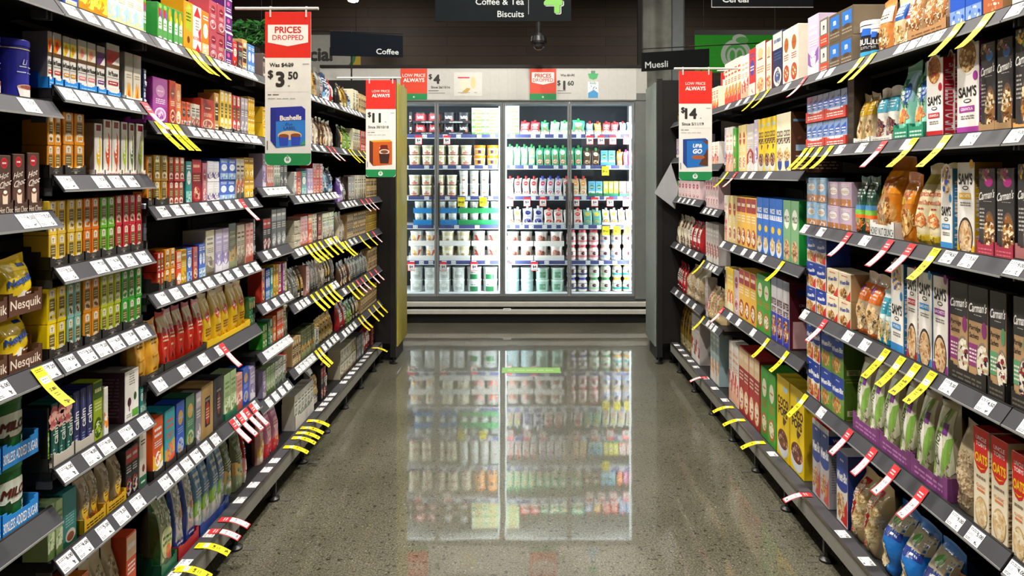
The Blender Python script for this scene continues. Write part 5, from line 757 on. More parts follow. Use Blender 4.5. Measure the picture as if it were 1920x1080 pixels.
def plank_mat():
    m = bpy.data.materials.new('brown_planks'); m.use_nodes = True; nt = m.node_tree; N = nt.nodes; L = nt.links; b = N['Principled BSDF']
    tc = N.new('ShaderNodeTexCoord'); mp = N.new('ShaderNodeMapping'); mp.inputs['Rotation'].default_value = (math.pi/2, 0, 0); L.new(tc.outputs['Object'], mp.inputs['Vector'])
    br = N.new('ShaderNodeTexBrick'); br.inputs['Scale'].default_value = 1; br.inputs['Brick Width'].default_value = 2.4; br.inputs['Row Height'].default_value = .145; br.inputs['Mortar Size'].default_value = .004
    br.inputs['Color1'].default_value = (*hx('#564536'), 1); br.inputs['Color2'].default_value = (*hx('#4c3c30'), 1); br.inputs['Mortar'].default_value = (*hx('#2a2019'), 1); L.new(mp.outputs[0], br.inputs['Vector'])
    L.new(br.outputs['Color'], b.inputs['Base Color']); b.inputs['Roughness'].default_value = .55; MATS['planks'] = m
def conc_mat():
    m = bpy.data.materials.new('raw_concrete'); m.use_nodes = True; nt = m.node_tree; N = nt.nodes; L = nt.links; b = N['Principled BSDF']; tc = N.new('ShaderNodeTexCoord')
    n = N.new('ShaderNodeTexNoise'); n.inputs['Scale'].default_value = 5; n.inputs['Detail'].default_value = 6; L.new(tc.outputs['Object'], n.inputs[0]); r = N.new('ShaderNodeValToRGB'); e = r.color_ramp.elements
    e[0].position = .35; e[0].color = (*hx('#7d7e76'), 1); e[1].position = .65; e[1].color = (*hx('#a0a198'), 1); L.new(n.outputs['Fac'], r.inputs[0]); L.new(r.outputs[0], b.inputs['Base Color']); b.inputs['Roughness'].default_value = .7; MATS['concrete'] = m
floor_mat(); plank_mat(); conc_mat()
b = MB(); b.box(-7, 7, -4, YW, -.1, 0, '#888', 'floor_mat'); struct('floor', b)
b = MB(); b.box(-7, 7, YW, YW+.1, 0, CEIL, '#654', 'planks'); struct('wall_back', b)
b = MB(); b.box(-7.1, -7, -4, YW+.1, 0, CEIL, '#4a4540'); struct('wall_left', b)
b = MB(); b.box(7, 7.1, -4, YW+.1, 0, CEIL, '#4a4540'); struct('wall_right', b)
b = MB(); b.box(-7.1, 7.1, -4, YW+.1, CEIL, CEIL+.1, '#6a6a66'); struct('ceiling', b)
b = MB(); b.box(-7.1, 7.1, -4.1, -4, 0, CEIL, '#77736c'); struct('wall_front', b)
def px(p, d): return (p-PX)*d/F
def pz(p, d): return CH+(PY-p)*d/F
# structural column and services riser
b = MB(); b.box(px(1206, 8.3), px(1259, 8.3), 8.3, 8.65, 0, CEIL, '#888', 'concrete'); struct('trim_1', b, (px(1230, 8.3), 8.4, 0))
b = MB(); b.box(px(1259, 8.3)+.002, px(1285, 8.3), 8.32, 8.6, 0, CEIL, '#8f9496', 'painted_steel', ch=.02); struct('trim_2', b, (px(1272, 8.3), 8.4, 0))
b = MB(); b.box(px(1196, 7.7), px(1204, 7.7), 7.7, 7.75, 0, CEIL, '#15120f'); struct('trim_3', b, (px(1200, 7.7), 7.7, 0))
# downlights
def downlight(x, y, lab, z=CEIL):
    e = empty('ceiling_downlight', (x, y, z-.2), label=lab, cat='ceiling light')
    b = MB(); b.lathe([(.115, z-.21), (.115, z-.001)], '#222', 'painted_steel', 20, x, y, cap=False); b.lathe([(.1, z-.15), (.1, z-.14)], '#222', 'painted_steel', 20, x, y); add('housing', b, (x, y, z), e)
    b = MB(); b.lathe([(.085, z-.175), (.085, z-.165)], '#fff', 'lit_lens', 20, x, y); add('lens', b, (x, y, z-.17), e)
nm_ = ['nearest', 'second', 'third', 'fourth', 'fifth', 'sixth']
for i, (x, y) in enumerate(LAMPS): downlight(x, y, 'black cylindrical downlight over the aisle, %s from the camera' % nm_[i])
LX, LY, LZ = px(662, 9.6), 9.6, pz(-6, 9.6)
e = empty('pendant_light', (LX, LY, LZ), label='glowing round ceiling lamp left of the aisle sign', cat='ceiling light')
b = MB(); b.lathe([(.02, LZ-.075), (.065, LZ-.06), (.085, LZ), (.06, LZ+.06), (.02, LZ+.075)], '#fff', 'lit_lens', 20, LX, LY); add('globe', b, (LX, LY, LZ), e)
b = MB(); b.tube((LX, LY, LZ+.07), (LX, LY, CEIL-.001), .012, '#222'); add('stem', b, (LX, LY, CEIL), e)

# ---------------------------------------------------------------- end panels and end caps
def endpanel(sx, side, c2, desc):
    e = empty('gondola_end_board', (sx*1.25, 5.32, 0), label='tall black end panel on feet, %s of the aisle' % side, cat='end panel')
    b = MB(); b.box(sx*1.0, sx*1.62, 5.303, 5.333, .15, 2.09, '#151413'); add('panel', b, (sx*1.3, 5.32, .2), e)
    for x in (.962, 1.07, 1.58):
        b = MB(); b.box(sx*x, sx*(x+.04), 5.298 if x < 1 else 5.335, 5.338 if x < 1 else 5.36, .05, 2.10 if x < 1 else .3, '#1b1a19'); b.lathe([(.03, .0), (.03, .006), (.008, .014), (.008, .05)], '#0e0e0e', cx=sx*(x+.02), cy=5.32 if x < 1 else 5.348, n=12)
        add('post', b, (sx*x, 5.32, 0), e)
    e = empty('cabinet_facing_shelves', (sx*1.25, 5.56, 0), label=desc, cat='end cap shelving')
    b = MB(); b.box(sx*.958, sx*.975, 5.37, 5.78, .11, 2.08, c2, ch=.003)
    if sx < 0:
        for zz in (1.9, 1.35, .8): art(b, lambda u, v, e_: (-.958+e_, 5.37+u*.41, zz-.25+v*.5), [('E', .6, .5, .3, .4, '#8f9a6a'), ('E', .6, .5, .22, .32, c2)], .41, .5, e=.0006)
    add('side_panel', b, (sx*.96, 5.56, .1), e)
    b = MB(); b.box(sx*.975, sx*1.6, 5.37, 5.40, .11, 2.05, '#222'); add('back_panel', b, (sx*1.3, 5.38, .1), e)
    for zz in (.2, .6, 1.0, 1.4, 1.8):
        b = MB(); b.box(sx*.977, sx*1.6, 5.402, 5.76, zz, zz+.03, '#2a2a2a'); add('shelf', b, (sx*1.3, 5.6, zz), e)
    b = MB(); b.box(sx*.98, sx*1.6, 5.42, 5.72, .0, .108, '#111'); add('plinth', b, (sx*1.3, 5.6, 0), e)
endpanel(-1, 'left', '#a89c3c', 'black end cap with mustard yellow side, facing the cold cabinet'); endpanel(1, 'right', '#7d8682', 'black end cap with grey green side, facing the cold cabinet')
for sx in (-1, 1):  # end-cap stock seen past the panel is out of view; none placed
    pass
# ---------------------------------------------------------------- refrigerated cabinet
FD = 6.77
FS = 6.98            # plane of the chilled shelves' front edges
fx = lambda p: px(p, FD)
e = empty('display_refrigerator', (fx(945), 7.1, 0), label='long glass-doored refrigerated cabinet across the end of the aisle', cat='refrigerator')
x0, x1 = fx(600), fx(1213); gx0, gx1 = fx(694), fx(1190); zb, zt = pz(556, FD), pz(190, FD)
b = MB(); b.box(x0, x1, 7.62, 7.70, .02, 2.36, '#c9ccd0'); b.box(x0, x0+.04, FD+.03, 7.62, .1, 2.36, '#d6d8da'); b.box(1.062, x1, FD+.065, 7.62, .1, 2.36, '#d6d8da'); b.box(x0+.04, 1.062, FD+.06, 7.62, zt+.03, zt+.06, '#e6e8ea'); b.box(x0+.04, 1.062, FD+.06, 7.62, zb-.05, zb-.02, '#e6e8ea'); b.box(x0+.04, 1.06, 7.58, 7.62, zb-.02, zt+.03, '#2c333c'); b.box(x0, x1, FD+.06, 7.7, 2.36, 2.38, '#333')
add('cabinet_body', b, (0, 7.2, 0), e)
b = MB(); b.box(gx1+.003, fx(1212), FD, FD+.06, .22, zt+.08, '#6c706c', 'painted_steel', ch=.004); add('side_frame', b, (gx1, FD, 0), e)
b = MB(); b.box(x0, x1+.0, FD+.001, FD+.05, pz(188, FD), pz(128, FD), '#b4b3ad', 'printed_card'); add('header_panel', b, (0, FD, 2.2), e)
b = MB(); b.box(x0, x1, FD-.01, FD+.06, pz(127, FD), pz(122, FD), '#1a1715'); add('header_cap', b, (0, FD, 2.3), e)
b = MB(); b.box(x0, x1, FD+.0, FD+.05, zt+.003, pz(188, FD)-.002, '#5c5f60'); b.box(x0, x1, FD+.01, FD+.05, .205, zb-.003, '#4c4f50'); add('door_track', b, (0, FD, 2.1), e)
for a_, c_ in ((566, 575), (580, 589)):
    b = MB(); b.box(x0, x1+.0, FD-.05, FD+.0, pz(c_, FD-.03), pz(a_, FD-.03), '#b4b2aa', 'painted_steel', ch=.006); add('bumper_rail', b, (0, FD-.03, .1), e)
b = MB(); b.box(x0, x1, FD-.0, FD+.02, .004, .20, '#14130f')
for i in range(60):
    if i % 20 > 14: continue
    xx = fx(765)+i*.035; b.box(xx, xx+.010, FD-.003, FD, .10, .15, '#2a2824')
add('kick_grille', b, (0, FD, 0), e)
b = MB(); b.box(fx(944), fx(958), FD-.052, FD-.0505, pz(582.5, FD-.05), pz(578, FD-.05), '#f0f0ee', 'printed_card'); art(b, lambda u, v, q: (fx(944)+u*.07, FD-.052-q, pz(582.5, FD-.05)+v*.022), [('L', .1, .2, .9, .8, 2, '#444')], .07, .022); add('maker_plate', b, (fx(950), FD, .12), e)
edges = [694, 818, 942, 1068, 1190]
for i in range(4):
    a, c = fx(edges[i])+.002, fx(edges[i+1])-.002
    d = empty('glass_door', (a, FD+.02, zb)); d.parent = e; d.location = Vector((a, FD+.02, zb))-Vector(WO[e.name]); WO[d.name] = (a, FD+.02, zb)
    b = MB(); t = .017
    for q in ((a, a+t, zb, zt), (c-t, c, zb, zt), (a+t, c-t, zb, zb+t*1.2), (a+t, c-t, zt-t*1.2, zt)): b.box(q[0], q[1], FD+.012, FD+.045, q[2], q[3], '#7c8080')
    add('door_frame', b, (a, FD, zb), d)
    b = MB(); b.box(a+t, c-t, FD+.026, FD+.032, zb+t*1.2, zt-t*1.2, '#fff', 'door_glass'); add('door_glass', b, (a, FD, zb), d)
    hxp = c-.028 if i % 2 == 0 else a+.028
    b = MB(); b.tube((hxp, FD-.03, pz(425, FD)), (hxp, FD-.03, pz(343, FD)), .009, '#9a9c9c', 'brushed_metal', 10)
    for zz in (pz(418, FD), pz(350, FD)): b.tube((hxp, FD-.03, zz), (hxp, FD+.014, zz), .007, '#9a9c9c', 'brushed_metal')
    add('door_handle', b, (hxp, FD, 1.1), d)
b = MB(); b.box(fx(937), fx(947), FD+.046, FD+.11, zb, zt, '#a9b0b4', 'painted_steel'); add('centre_mullion', b, (fx(942), FD, zb), e)
for p_ in (694, 942, 1190):
    for s in ((-1, 1) if p_ == 942 else ((1,) if p_ == 694 else (-1,))):
        xx = fx(p_)+s*.03; b = MB(); b.box(xx-.008, xx+.008, FD+.075, FD+.088, zb+.04, zt-.04, '#fff', 'lit_tube'); add('light_tube', b, (xx, FD+.08, 1.1), e)
        l = bpy.data.lights.new('cabinet_light', 'AREA'); l.shape = 'RECTANGLE'; l.size = .04; l.size_y = 1.7; l.energy = FR_W; l.color = (.92, .97, 1)
        o = bpy.data.objects.new('cabinet_light', l); COL.objects.link(o); o.location = (xx+s*.012, FD+.10, (zb+zt)/2)
        o.rotation_euler = (Matrix.Rotation(-s*math.radians(52), 3, 'Z') @ Matrix.Rotation(math.radians(90), 3, 'X')).to_euler()
l = bpy.data.lights.new('cabinet_light', 'AREA'); l.shape = 'RECTANGLE'; l.size = 2.3; l.size_y = .05; l.energy = FR_W*1.1; l.color = (.92, .97, 1)
o = bpy.data.objects.new('cabinet_light', l); COL.objects.link(o); o.location = (fx(942), FD+.10, zt-.02); o.rotation_euler = (math.radians(28), 0, 0)
b = MB(); b.box(gx0, gx1, FD+.07, FD+.085, zt-.012, zt+.0, '#fff', 'lit_tube'); add('light_tube', b, (0, FD+.08, zt), e)
# header artwork: wreath mark, price posters
def wreath(S, cu, cv, r, asp, c='#f2f4f0', bg='#1d8a4e'):
    "a stylised leaf-ring mark above two small arcs, as printed at the foot of the price posters"
    rv = r*asp
    return [('E', cu, cv, r, rv, c), ('E', cu, cv, r*.70, rv*.70, bg), ('E', cu-.22*r, cv-.1*rv, r*.42, rv*.55, c), ('E', cu+.22*r, cv-.1*rv, r*.42, rv*.55, c), ('E', cu-.22*r, cv-.02*rv, r*.2, rv*.36, bg), ('E', cu+.22*r, cv-.02*rv, r*.2, rv*.36, bg), ('E', cu+.2*r, cv+1.15*rv, r*.34, rv*.24, c), ('E', cu+.34*r, cv+1.28*rv, r*.3, rv*.2, bg), ('E', cu+.02*r, cv+.95*rv, r*.34, rv*.14, bg)]
RED, GRN, OFF, INK = '#d9281e', '#1d8a4e', '#e6e5e0', '#2a2828'
def hposter(p0, p1, low, price, cents, l1, l2, lab, strike=None):
    xa, xb = fx(p0), fx(p1); z0, z1 = pz(187, FD), pz(128.6, FD); w, h = xb-xa, z1-z0; b = MB(); b.box(xa, xb, FD-.0015, FD-.0002, z0, z1, '#c6c5c0', 'printed_card')
    S = lambda u, v, q: (xa+u*w, FD-.0015-q, z0+v*h); k = 50/(p1-p0)
    Lr = [('R', 0, .2, k, 1, '#e0452a'), ('R', 0, 0, k, .2, GRN)]+wreath(S, k/2, .09, .03*k*4.4/4, w/h, bg=GRN)
    if low: Lr += [('T', 'LOW PRICE', k/2, .78, .105, '#f4f2ee', {'w': k*.86}), ('T', 'ALWAYS', k/2, .63, .125, '#f4f2ee', {'b': .05, 'w': k*.86})]
    else: Lr += [('P', [(k*.08, .88), (k*.92, .88), (k*.92, .56), (k*.5, .48), (k*.08, .56)], '#f4f2ee'), ('T', 'PRICES', k/2, .77, .13, '#d03a24', {'b': .05, 'w': k*.76}), ('T', 'DROPPED', k/2, .63, .11, '#d03a24', {'w': k*.76})]
    o = 0 if low else -.2
    Lr += [('T', '$', k+.025, .73+o, .16, INK, {'b': .05}), ('T', price, k+.075, .66+o, .28, INK, {'b': .09})]
    if cents: Lr += [('T', cents, k+.135, .73+o, .15, INK, {'b': .05})]
    Lr += [('T', l1, k+.105, .40 if low else .78, .075, INK, {'b': .04, 'w': .2}), ('L', k+.01, .27, k+.09, .31, 1, INK), ('L', k+.01, .19, k+.14, .24, 1, '#888')]
    if strike: Lr += [('R', k+.1, .775, k+.155, .785, INK)]
    if low: Lr += [('R', .42, .12, .64, .88, '#d8d8d2'), ('L', .45, .66, .54, .76, 1, '#d0364a'), ('E', .50, .5, .035, .18, '#e6dfc8'), ('E', .57, .55, .02, .2, '#e0cf98'), ('P', [(.47, .2), (.52, .2), (.55, .36), (.52, .38)], '#c8a24a'), ('L', .45, .2, .6, .26, 1, '#aaa')]
    else: Lr += [('R', .545, .06, .645, .58, '#dfe8ee'), ('P', [(.545, .84), (.645, .84), (.63, .68), (.595, .64), (.56, .68)], '#4aae6a'), ('R', .575, .84, .615, .93, '#6a8a74'), ('T', 'kids', .595, .54, .09, '#5a9a74', {'w': .08}), ('R', .548, .06, .642, .22, '#4a9ad0'), ('P', [(.548, .22), (.642, .22), (.6, .32), (.57, .26)], '#4a9ad0'), ('N', .595, .38, .035, .08, 10, ['#3a4a5a', '#8aa8b8'], .006)]
    for q in ((.70, .77, .84, .91) if low else (.74, .82, .90)): Lr.append(('R', q, .02, q+.002, .98, '#b9b8b4'))
    art(b, S, Lr, w, h, e=.0002, step=.00005); put('shelf_edge_poster', b.data('shelf_edge_poster', (xa, FD, z0)), (xa, FD, z0), label=lab, cat='poster')
hposter(751, 990, True, '4', None, 'Since 26/10/16', '', 'white header poster priced 4 dollars above left cabinet doors')
hposter(993, 1193, False, '1', '60', 'Was $1.90', '', 'white header poster priced 1.60 above right cabinet doors', True)
# chilled shelves
zs_ = [pz(y, FS) for y in (252, 310, 368, 422, 489)]+[zb+.004]
names = ['top', 'second', 'third', 'fourth', 'fifth', 'bottom']
CX0, CX1 = gx0+.05, 1.055
for i, z in enumerate(zs_):
    for side, (a, c) in enumerate(((CX0, fx(939)), (fx(946), CX1))):
        b = MB(); b.box(a, c, FS+.012, FS+.42, z-.016, z, '#dfe3e8'); s_ = add('chilled_shelf', b, (a, FS, z), e)
        if i < 5:
            b = MB(); b.box(a, c, FS, FS+.01, z-.034, z+.002, '#4a4f82'); b.box(a, c, FS-.001, FS+.011, z-.040, z-.034, '#e8ecf0'); add('ticket_rail', b, (a, FS, z), s_)
            b = MB(); b.box(0, .045, -.0015, 0, 0, .030, '#e9ebf0', 'printed_card'); art(b, lambda u, v, q: (u*.045, -.0015-q, v*.03), [('L', .08, .2, .5, .8, 3, '#777'), ('T', ['4', '3', '7', '5'][(i+side) % 4], .75, .5, .5, '#222', {'b': .03})], .045, .03); tm = b.data('price_ticket')
            xx = a+.03+.02*side
            while xx < c-.06:
                o = bpy.data.objects.new('price_ticket', tm); COL.objects.link(o); o.parent = s_; o.location = (xx-a, -.0006, -.0315); xx += rj.choice((.09, .13, .2))
def ctag(p, i, kind):
    b = MB(); w, h = .068, .088; c = '#f6e018' if kind == 'y' else '#f4ecea'; z = zs_[i]-.098; x = px(p, FS)
    b.box(x-w/2, x+w/2, FS-.006, FS-.005, z, z+h, c, 'printed_card')
    L_ = [('R', 0, .76, 1, 1, '#e8303a')] if kind == 'r' else [('L', .1, .8, .9, .94, 1, '#8a7a10')]
    L_ += [('R', 0, 0, .06, 1, '#e8303a'), ('R', .94, 0, 1, 1, '#e8303a'), ('R', 0, 0, 1, .05, '#e8303a')] if kind == 'r' else []
    L_ += [('T', '$4' if kind == 'r' else '$4.65', .5, .45, .28, '#2a2622', {'b': .04, 'w': .8}), ('L', .2, .1, .8, .24, 1, '#888')]
    art(b, lambda u, v, q: (x-w/2+u*w, FS-.006-q, z+v*h), L_, w, h, e=.0003)
    par = [o for o in e.children if o.name.startswith('chilled_shelf')][2*i+(0 if x < fx(942) else 1)]
    o = add('special_ticket', b, (x, FS, z), par); o['label'] = ('yellow' if kind == 'y' else 'red and white')+' special ticket on the cabinet rail'
for i, l_ in enumerate(((('785', 'r'), ('838', 'r'), ('1106', 'r'), ('1127', 'r'), ('1149', 'r'), ('1175', 'r')), (('1135', 'y'),), (('865', 'y'), ('906', 'y'), ('956', 'r'), ('988', 'r'), ('1018', 'r'), ('1080', 'r'), ('1115', 'r'), ('1144', 'r'), ('1174', 'r')), (('1136', 'y'), ('1157', 'y'), ('1177', 'y')), (('771', 'r'), ('831', 'r'), ('889', 'r'), ('953', 'r'), ('1002', 'r')))):
    for p_, k_ in l_: ctag(float(p_), i, k_)
# chilled goods
def tub(key, bg, lid, F_, ds, k='tub', nm='yogurt_tub', ct='tub', **o): de(key, k, nm, ds, ct, bg, F_, lid=lid, **o)
tub('t_blk', '#1e1c24', '#17161c', [('T', 'YoPRO', .5, .6, .3, '#f4f4f4', {'b': .05, 'w': .36}), ('E', .66, .36, .05, .2, '#e8583a'), ('L', .36, .14, .64, .24, 1, '#fff')], 'black yogurt tub')
tub('t_blr', '#a8303a', '#17161c', [('T', 'YoPRO', .5, .6, .3, '#f4f4f4', {'b': .05, 'w': .36}), ('E', .66, .36, .05, .2, '#e8583a')], 'black and red yogurt tub')
tub('t_crm', '#e2d6a8', '#f2eee4', [('R', 0, .0, 1, .12, '#7a4a34'), ('R', .25, .2, .75, .75, '#f4efe2'), ('L', .34, .56, .66, .72, 1, '#5a4a3a'), ('R', .3, .2, .7, .36, '#d8707a'), ('E', .5, .45, .08, .1, '#c8a870')], 'cream yogurt tub', taper=.86)
tub('t_org', '#efe4cc', '#ee8a1c', [('R', 0, .78, 1, 1, '#ee8a1c'), ('R', .2, .1, .8, .62, '#e89a3a'), ('R', .4, .2, .6, .56, '#4a2a4a')], 'orange lidded yogurt tub', taper=.86)
tub('t_wht', '#f0efec', '#fbfbf8', [('E', .52, .3, .12, .07, '#b84a34'), ('E', .48, .33, .06, .05, '#d89a5a'), ('L', .3, .62, .7, .74, 2, '#a4a4a0')], 'tall white yogurt tub', taper=.88)
tub('t_cup', '#e4e6e0', '#eef0ea', [('L', .3, .5, .7, .74, 2, '#5a6a6a'), ('R', .3, .2, .7, .34, '#a8c8b8')], 'small white yogurt cup', taper=.85, nm='yogurt_cup', ct='cup')
tub('t_big', '#eee8e2', '#f6f4f0', [('P', [(.2, .8), (.4, .8), (.55, .3), (.45, .2)], '#e8b04a'), ('P', [(.62, .8), (.78, .8), (.56, .25)], '#d8543a'), ('L', .25, .4, .42, .56, 1, '#b8304a')], 'large fruit print yogurt tub', taper=.9)
tub('t_bigr', '#eee6e2', '#f6f4f0', [('P', [(.24, .82), (.4, .8), (.56, .3), (.46, .2)], '#e0483a'), ('P', [(.6, .82), (.78, .82), (.58, .25)], '#e87a5a'), ('L', .25, .4, .42, .56, 1, '#b8304a')], 'large berry print yogurt tub', taper=.9)
tub('t_bigp', '#eee2dc', '#f6f4f0', [('E', .4, .55, .16, .28, '#c88a7a'), ('E', .6, .5, .12, .22, '#8a4a3a'), ('N', .5, .55, .24, .26, 16, ['#e8c8b8', '#6a3a3a', '#d89a8a'], .006), ('L', .3, .06, .7, .2, 1, '#3a5a7a')], 'large pink print yogurt tub', taper=.9)
tub('t_sq', '#dfe1de', '#f0f2f0', [('R', .24, .15, .76, .75, '#c0c4c0'), ('E', .5, .6, .14, .16, '#e8eae6'), ('L', .32, .3, .68, .46, 2, '#3a3e3c')], 'white greek yogurt tub', taper=.92); tub('t_sqg', '#dfe1de', '#f0f2f0', [('R', .3, .05, .7, .5, '#2a7a4a'), ('L', .36, .6, .64, .72, 1, '#3a3e3c')], 'white and green yogurt tub', taper=.92)
tub('t_sqa', '#bfe0e4', '#e8f4f4', [('R', .34, .2, .66, .74, '#dfeff0'), ('L', .38, .4, .62, .6, 2, '#3a6a7a')], 'pale aqua yogurt tub', taper=.92); tub('t_sqm', '#b4d4c4', '#e4f0ea', [('R', .34, .2, .66, .74, '#6a9a7c'), ('L', .38, .4, .62, .6, 2, '#dff0e4')], 'mint green yogurt tub', taper=.92)
J = lambda key, lid, band, ds: de(key, 'jar', 'yogurt_jar', ds, 'jar', '#efe4dc', [('R', .02, .0, .98, .34, band), ('E', .52, .62, .13, .26, '#5a2a34'), ('L', .4, .55, .62, .72, 1, '#fff'), ('R', .02, .9, .98, 1, band)], lid=lid)
J('j_red', '#d84a5a', '#d87a80', 'red lidded yogurt jar'); J('j_crm', '#e8c8b0', '#9fb8e4', 'blue banded yogurt jar'); J('j_blu', '#3a44b8', '#3a4a7a', 'blue lidded yogurt jar'); J('j_grn', '#3f9a5a', '#a8d0ac', 'green lidded yogurt jar'); J('j_yel', '#e8b01c', '#2a9a90', 'yellow lidded yogurt jar')
def pou(key, bg, a, b_, cap, ds): gen(key, bg, a, b_, 4, nm='yogurt_pouch', ds=ds, ct='pouch', k='pouch', cap=cap, m='glossy_wrap', pl={'spout_cap': ''})
pou('p_grn', '#3fae80', '#f2e8dc', '#e8643a', '#2aa04a', 'green yogurt pouch'); pou('p_gro', '#8fc8a0', '#f2c08a', '#f4f0e0', '#2aa04a', 'green and peach yogurt pouch'); pou('p_red', '#d8343c', '#f4d8d0', '#fff', '#d8202a', 'red yogurt pouch'); pou('p_ylo', '#f0b02a', '#f8e0a0', '#fff', '#d8202a', 'yellow yogurt pouch'); pou('p_blu', '#7fa8e0', '#e8eef8', '#f4b0a0', '#d8202a', 'blue yogurt pouch')
pou('p_slr', '#c4bcb8', '#b83a3a', '#f0ece8', '#c8202a', 'silver red capped pouch'); pou('p_slb', '#bcbcc8', '#b83a5a', '#f0ece8', '#2a3ac0', 'silver blue capped pouch'); pou('p_amb', '#c8aa84', '#d88a3a', '#f0ece8', '#c8202a', 'amber red capped pouch'); pou('p_brn', '#4a3a30', '#e8d8c0', '#8a5a3a', '#3a9a4a', 'brown green topped pouch')
pou('p_wht', '#e6e4dc', '#c8c84a', '#a83a3a', '#f4f4f0', 'white capped yogurt pouch'); pou('p_nav', '#d4d4e0', '#2a2a6a', '#3a3a9a', '#f4f4f8', 'navy and white yogurt pouch'); pou('p_wrd', '#e8dcd8', '#d02a2a', '#f4b0a0', '#e03a2a', 'white red capped pouch'); pou('p_tea', '#7ab8a8', '#e0c83a', '#4a9aa8', '#f4f4f0', 'teal and yellow pouch'); pou('p_org', '#f08a2a', '#f8d0a0', '#c83a8a', '#e85a2a', 'orange yogurt pouch'); pou('p_pnk', '#e07ab0', '#f4c8dc', '#c83a8a', '#d83a8a', 'pink yogurt pouch')
gen('b_gw', '#d4dcb8', '#5a9a44', '#c8904a', 0, nm='dairy_box', ds='green and white carton', ct='carton'); gen('c_bl', '#6ab0d8', '#dfe8c8', '#3a7a5a', 0, nm='custard_cup', ds='blue custard cup', ct='cup'); gen('c_ye', '#e4d24a', '#8ab04a', '#f4f0c8', 0, nm='custard_cup', ds='yellow custard cup', ct='cup'); gen('c_pk', '#e8c4c0', '#d84a4a', '#f4efe8', 0, nm='custard_cup', ds='pink custard cup', ct='cup')
def cold(i, *bl):
    z = zs_[i]; cnt = {}
    for q in bl:
        dk, p0, p1, n, hp, rows = q[:6]; t = q[6] if len(q) > 6 else None; X = FS+.02; a, c = px(p0, X), px(p1, X); wc = (c-a)/n; H = hp*X/F; D_ = D[dk]; zb_ = z+(.0015 if t else .0003)
        w = wc*(.96 if D_['k'] == 'box' else .93)-(.004 if t else 0); d = w if D_['k'] in ('tub', 'jar') else (.03 if D_['k'] == 'pouch' else .09); hh = H/rows-(.003 if t else .0006)
        ns = names[i]+' cabinet shelf'
        if t:
            nt = t[2]; tw_ = (c-a)/nt
            for r in range(rows if t[4:] != ('one',) else 1):
                me = None
                for k in range(nt):
                    ta, tb = a+k*tw_+.0006, a+(k+1)*tw_-.0006
                    if me is None: me = tray(ta, tb, 0, d+.006, 0, t[1], t[0], t[3], '#f2f4f2', '', 1, notch=False, th=.0009)[0]
                    cc = cnt.get('tray', 0)+1; cnt['tray'] = cc
                    put('display_tray', me, ((ta+tb)/2, X+d/2, z+r*(H/rows)+.0004), label='printed sleeve tray, %s placed from the left, %s' % (od(cc), ns), cat='display tray', group='sleeve trays on the '+ns)
        c0 = cnt.get(D_['ds'], 0); cnt[D_['ds']] = c0+n
        for r in range(rows):
            for k in range(n):
                rn = RN[rows][r]
                place_item(dk, w, d, hh, (a+wc*(k+.5), X+d/2+rj.uniform(0, .0015 if t else .006), zb_+r*(H/rows)+(.0008 if t else 0)), rj.uniform(-.1, .1) if D_['k'] in ('tub', 'jar') else 0, D_['ds']+(', '+rn if rn else '')+', '+od(c0+k+1)+' from left, '+ns, D_['ds']+'s on the '+ns)
cold(0, ('t_blk', 766, 773, 1, 42, 2), ('t_blr', 774, 826, 2, 42, 2, ('#2a2a30', .026, 1, 'HIGH PROTEIN')), ('t_blk', 827, 883, 2, 42, 2, ('#26262c', .026, 1, 'NO ADDED SUGAR')), ('b_gw', 884, 936, 2, 50, 4), ('b_gw', 949, 974, 1, 54, 4), ('p_red', 975, 1013, 2, 27, 1, ('#e4e6da', .026, 2, '')), ('p_grn', 1014, 1030, 1, 27, 1, ('#e4e6da', .026, 1, '')), ('p_gro', 1031, 1068, 2, 27, 1, ('#e4e6da', .026, 2, '')), ('p_grn', 1072, 1097, 1, 30, 1, ('#e4e6da', .026, 1, '')), ('p_blu', 1099, 1113, 1, 25, 1, ('#f0e8e4', .024, 1, '')), ('p_ylo', 1114, 1128, 1, 25, 1, ('#f0e8e4', .024, 1, '')), ('p_red', 1129, 1160, 2, 25, 1, ('#f0e8e4', .024, 2, '')), ('p_blu', 1161, 1188, 2, 25, 1, ('#f0e8e4', .024, 2, '')))
cold(1, ('t_crm', 764, 885, 5, 38, 2), ('t_org', 886, 936, 2, 38, 2), ('p_gro', 949, 1004, 4, 40, 1), ('p_grn', 1005, 1092, 6, 38, 1), ('p_brn', 1093, 1125, 2, 33, 1), ('c_bl', 1126, 1154, 2, 28, 1, ('#5aa8e0', .03, 1, '')), ('p_org', 1156, 1168, 1, 30, 1), ('p_pnk', 1169, 1188, 2, 30, 1))
cold(2, ('t_crm', 764, 858, 4, 40, 2), ('t_wht', 859, 937, 4, 48, 2), ('p_slr', 949, 1009, 4, 38, 1, ('#d8d4cc', .02, 4, '')), ('p_slb', 1010, 1054, 3, 38, 1, ('#d8d4cc', .02, 3, '')), ('p_slr', 1055, 1070, 1, 38, 1), ('p_amb', 1072, 1101, 2, 38, 1, ('#d8d4cc', .02, 2, '')), ('c_bl', 1103, 1130, 2, 28, 1, ('#2a7a54', .028, 1, '')), ('c_ye', 1131, 1160, 3, 28, 1, ('#2a7a54', .028, 1, '')), ('c_pk', 1161, 1188, 2, 28, 1, ('#2a7a54', .028, 1, '')))
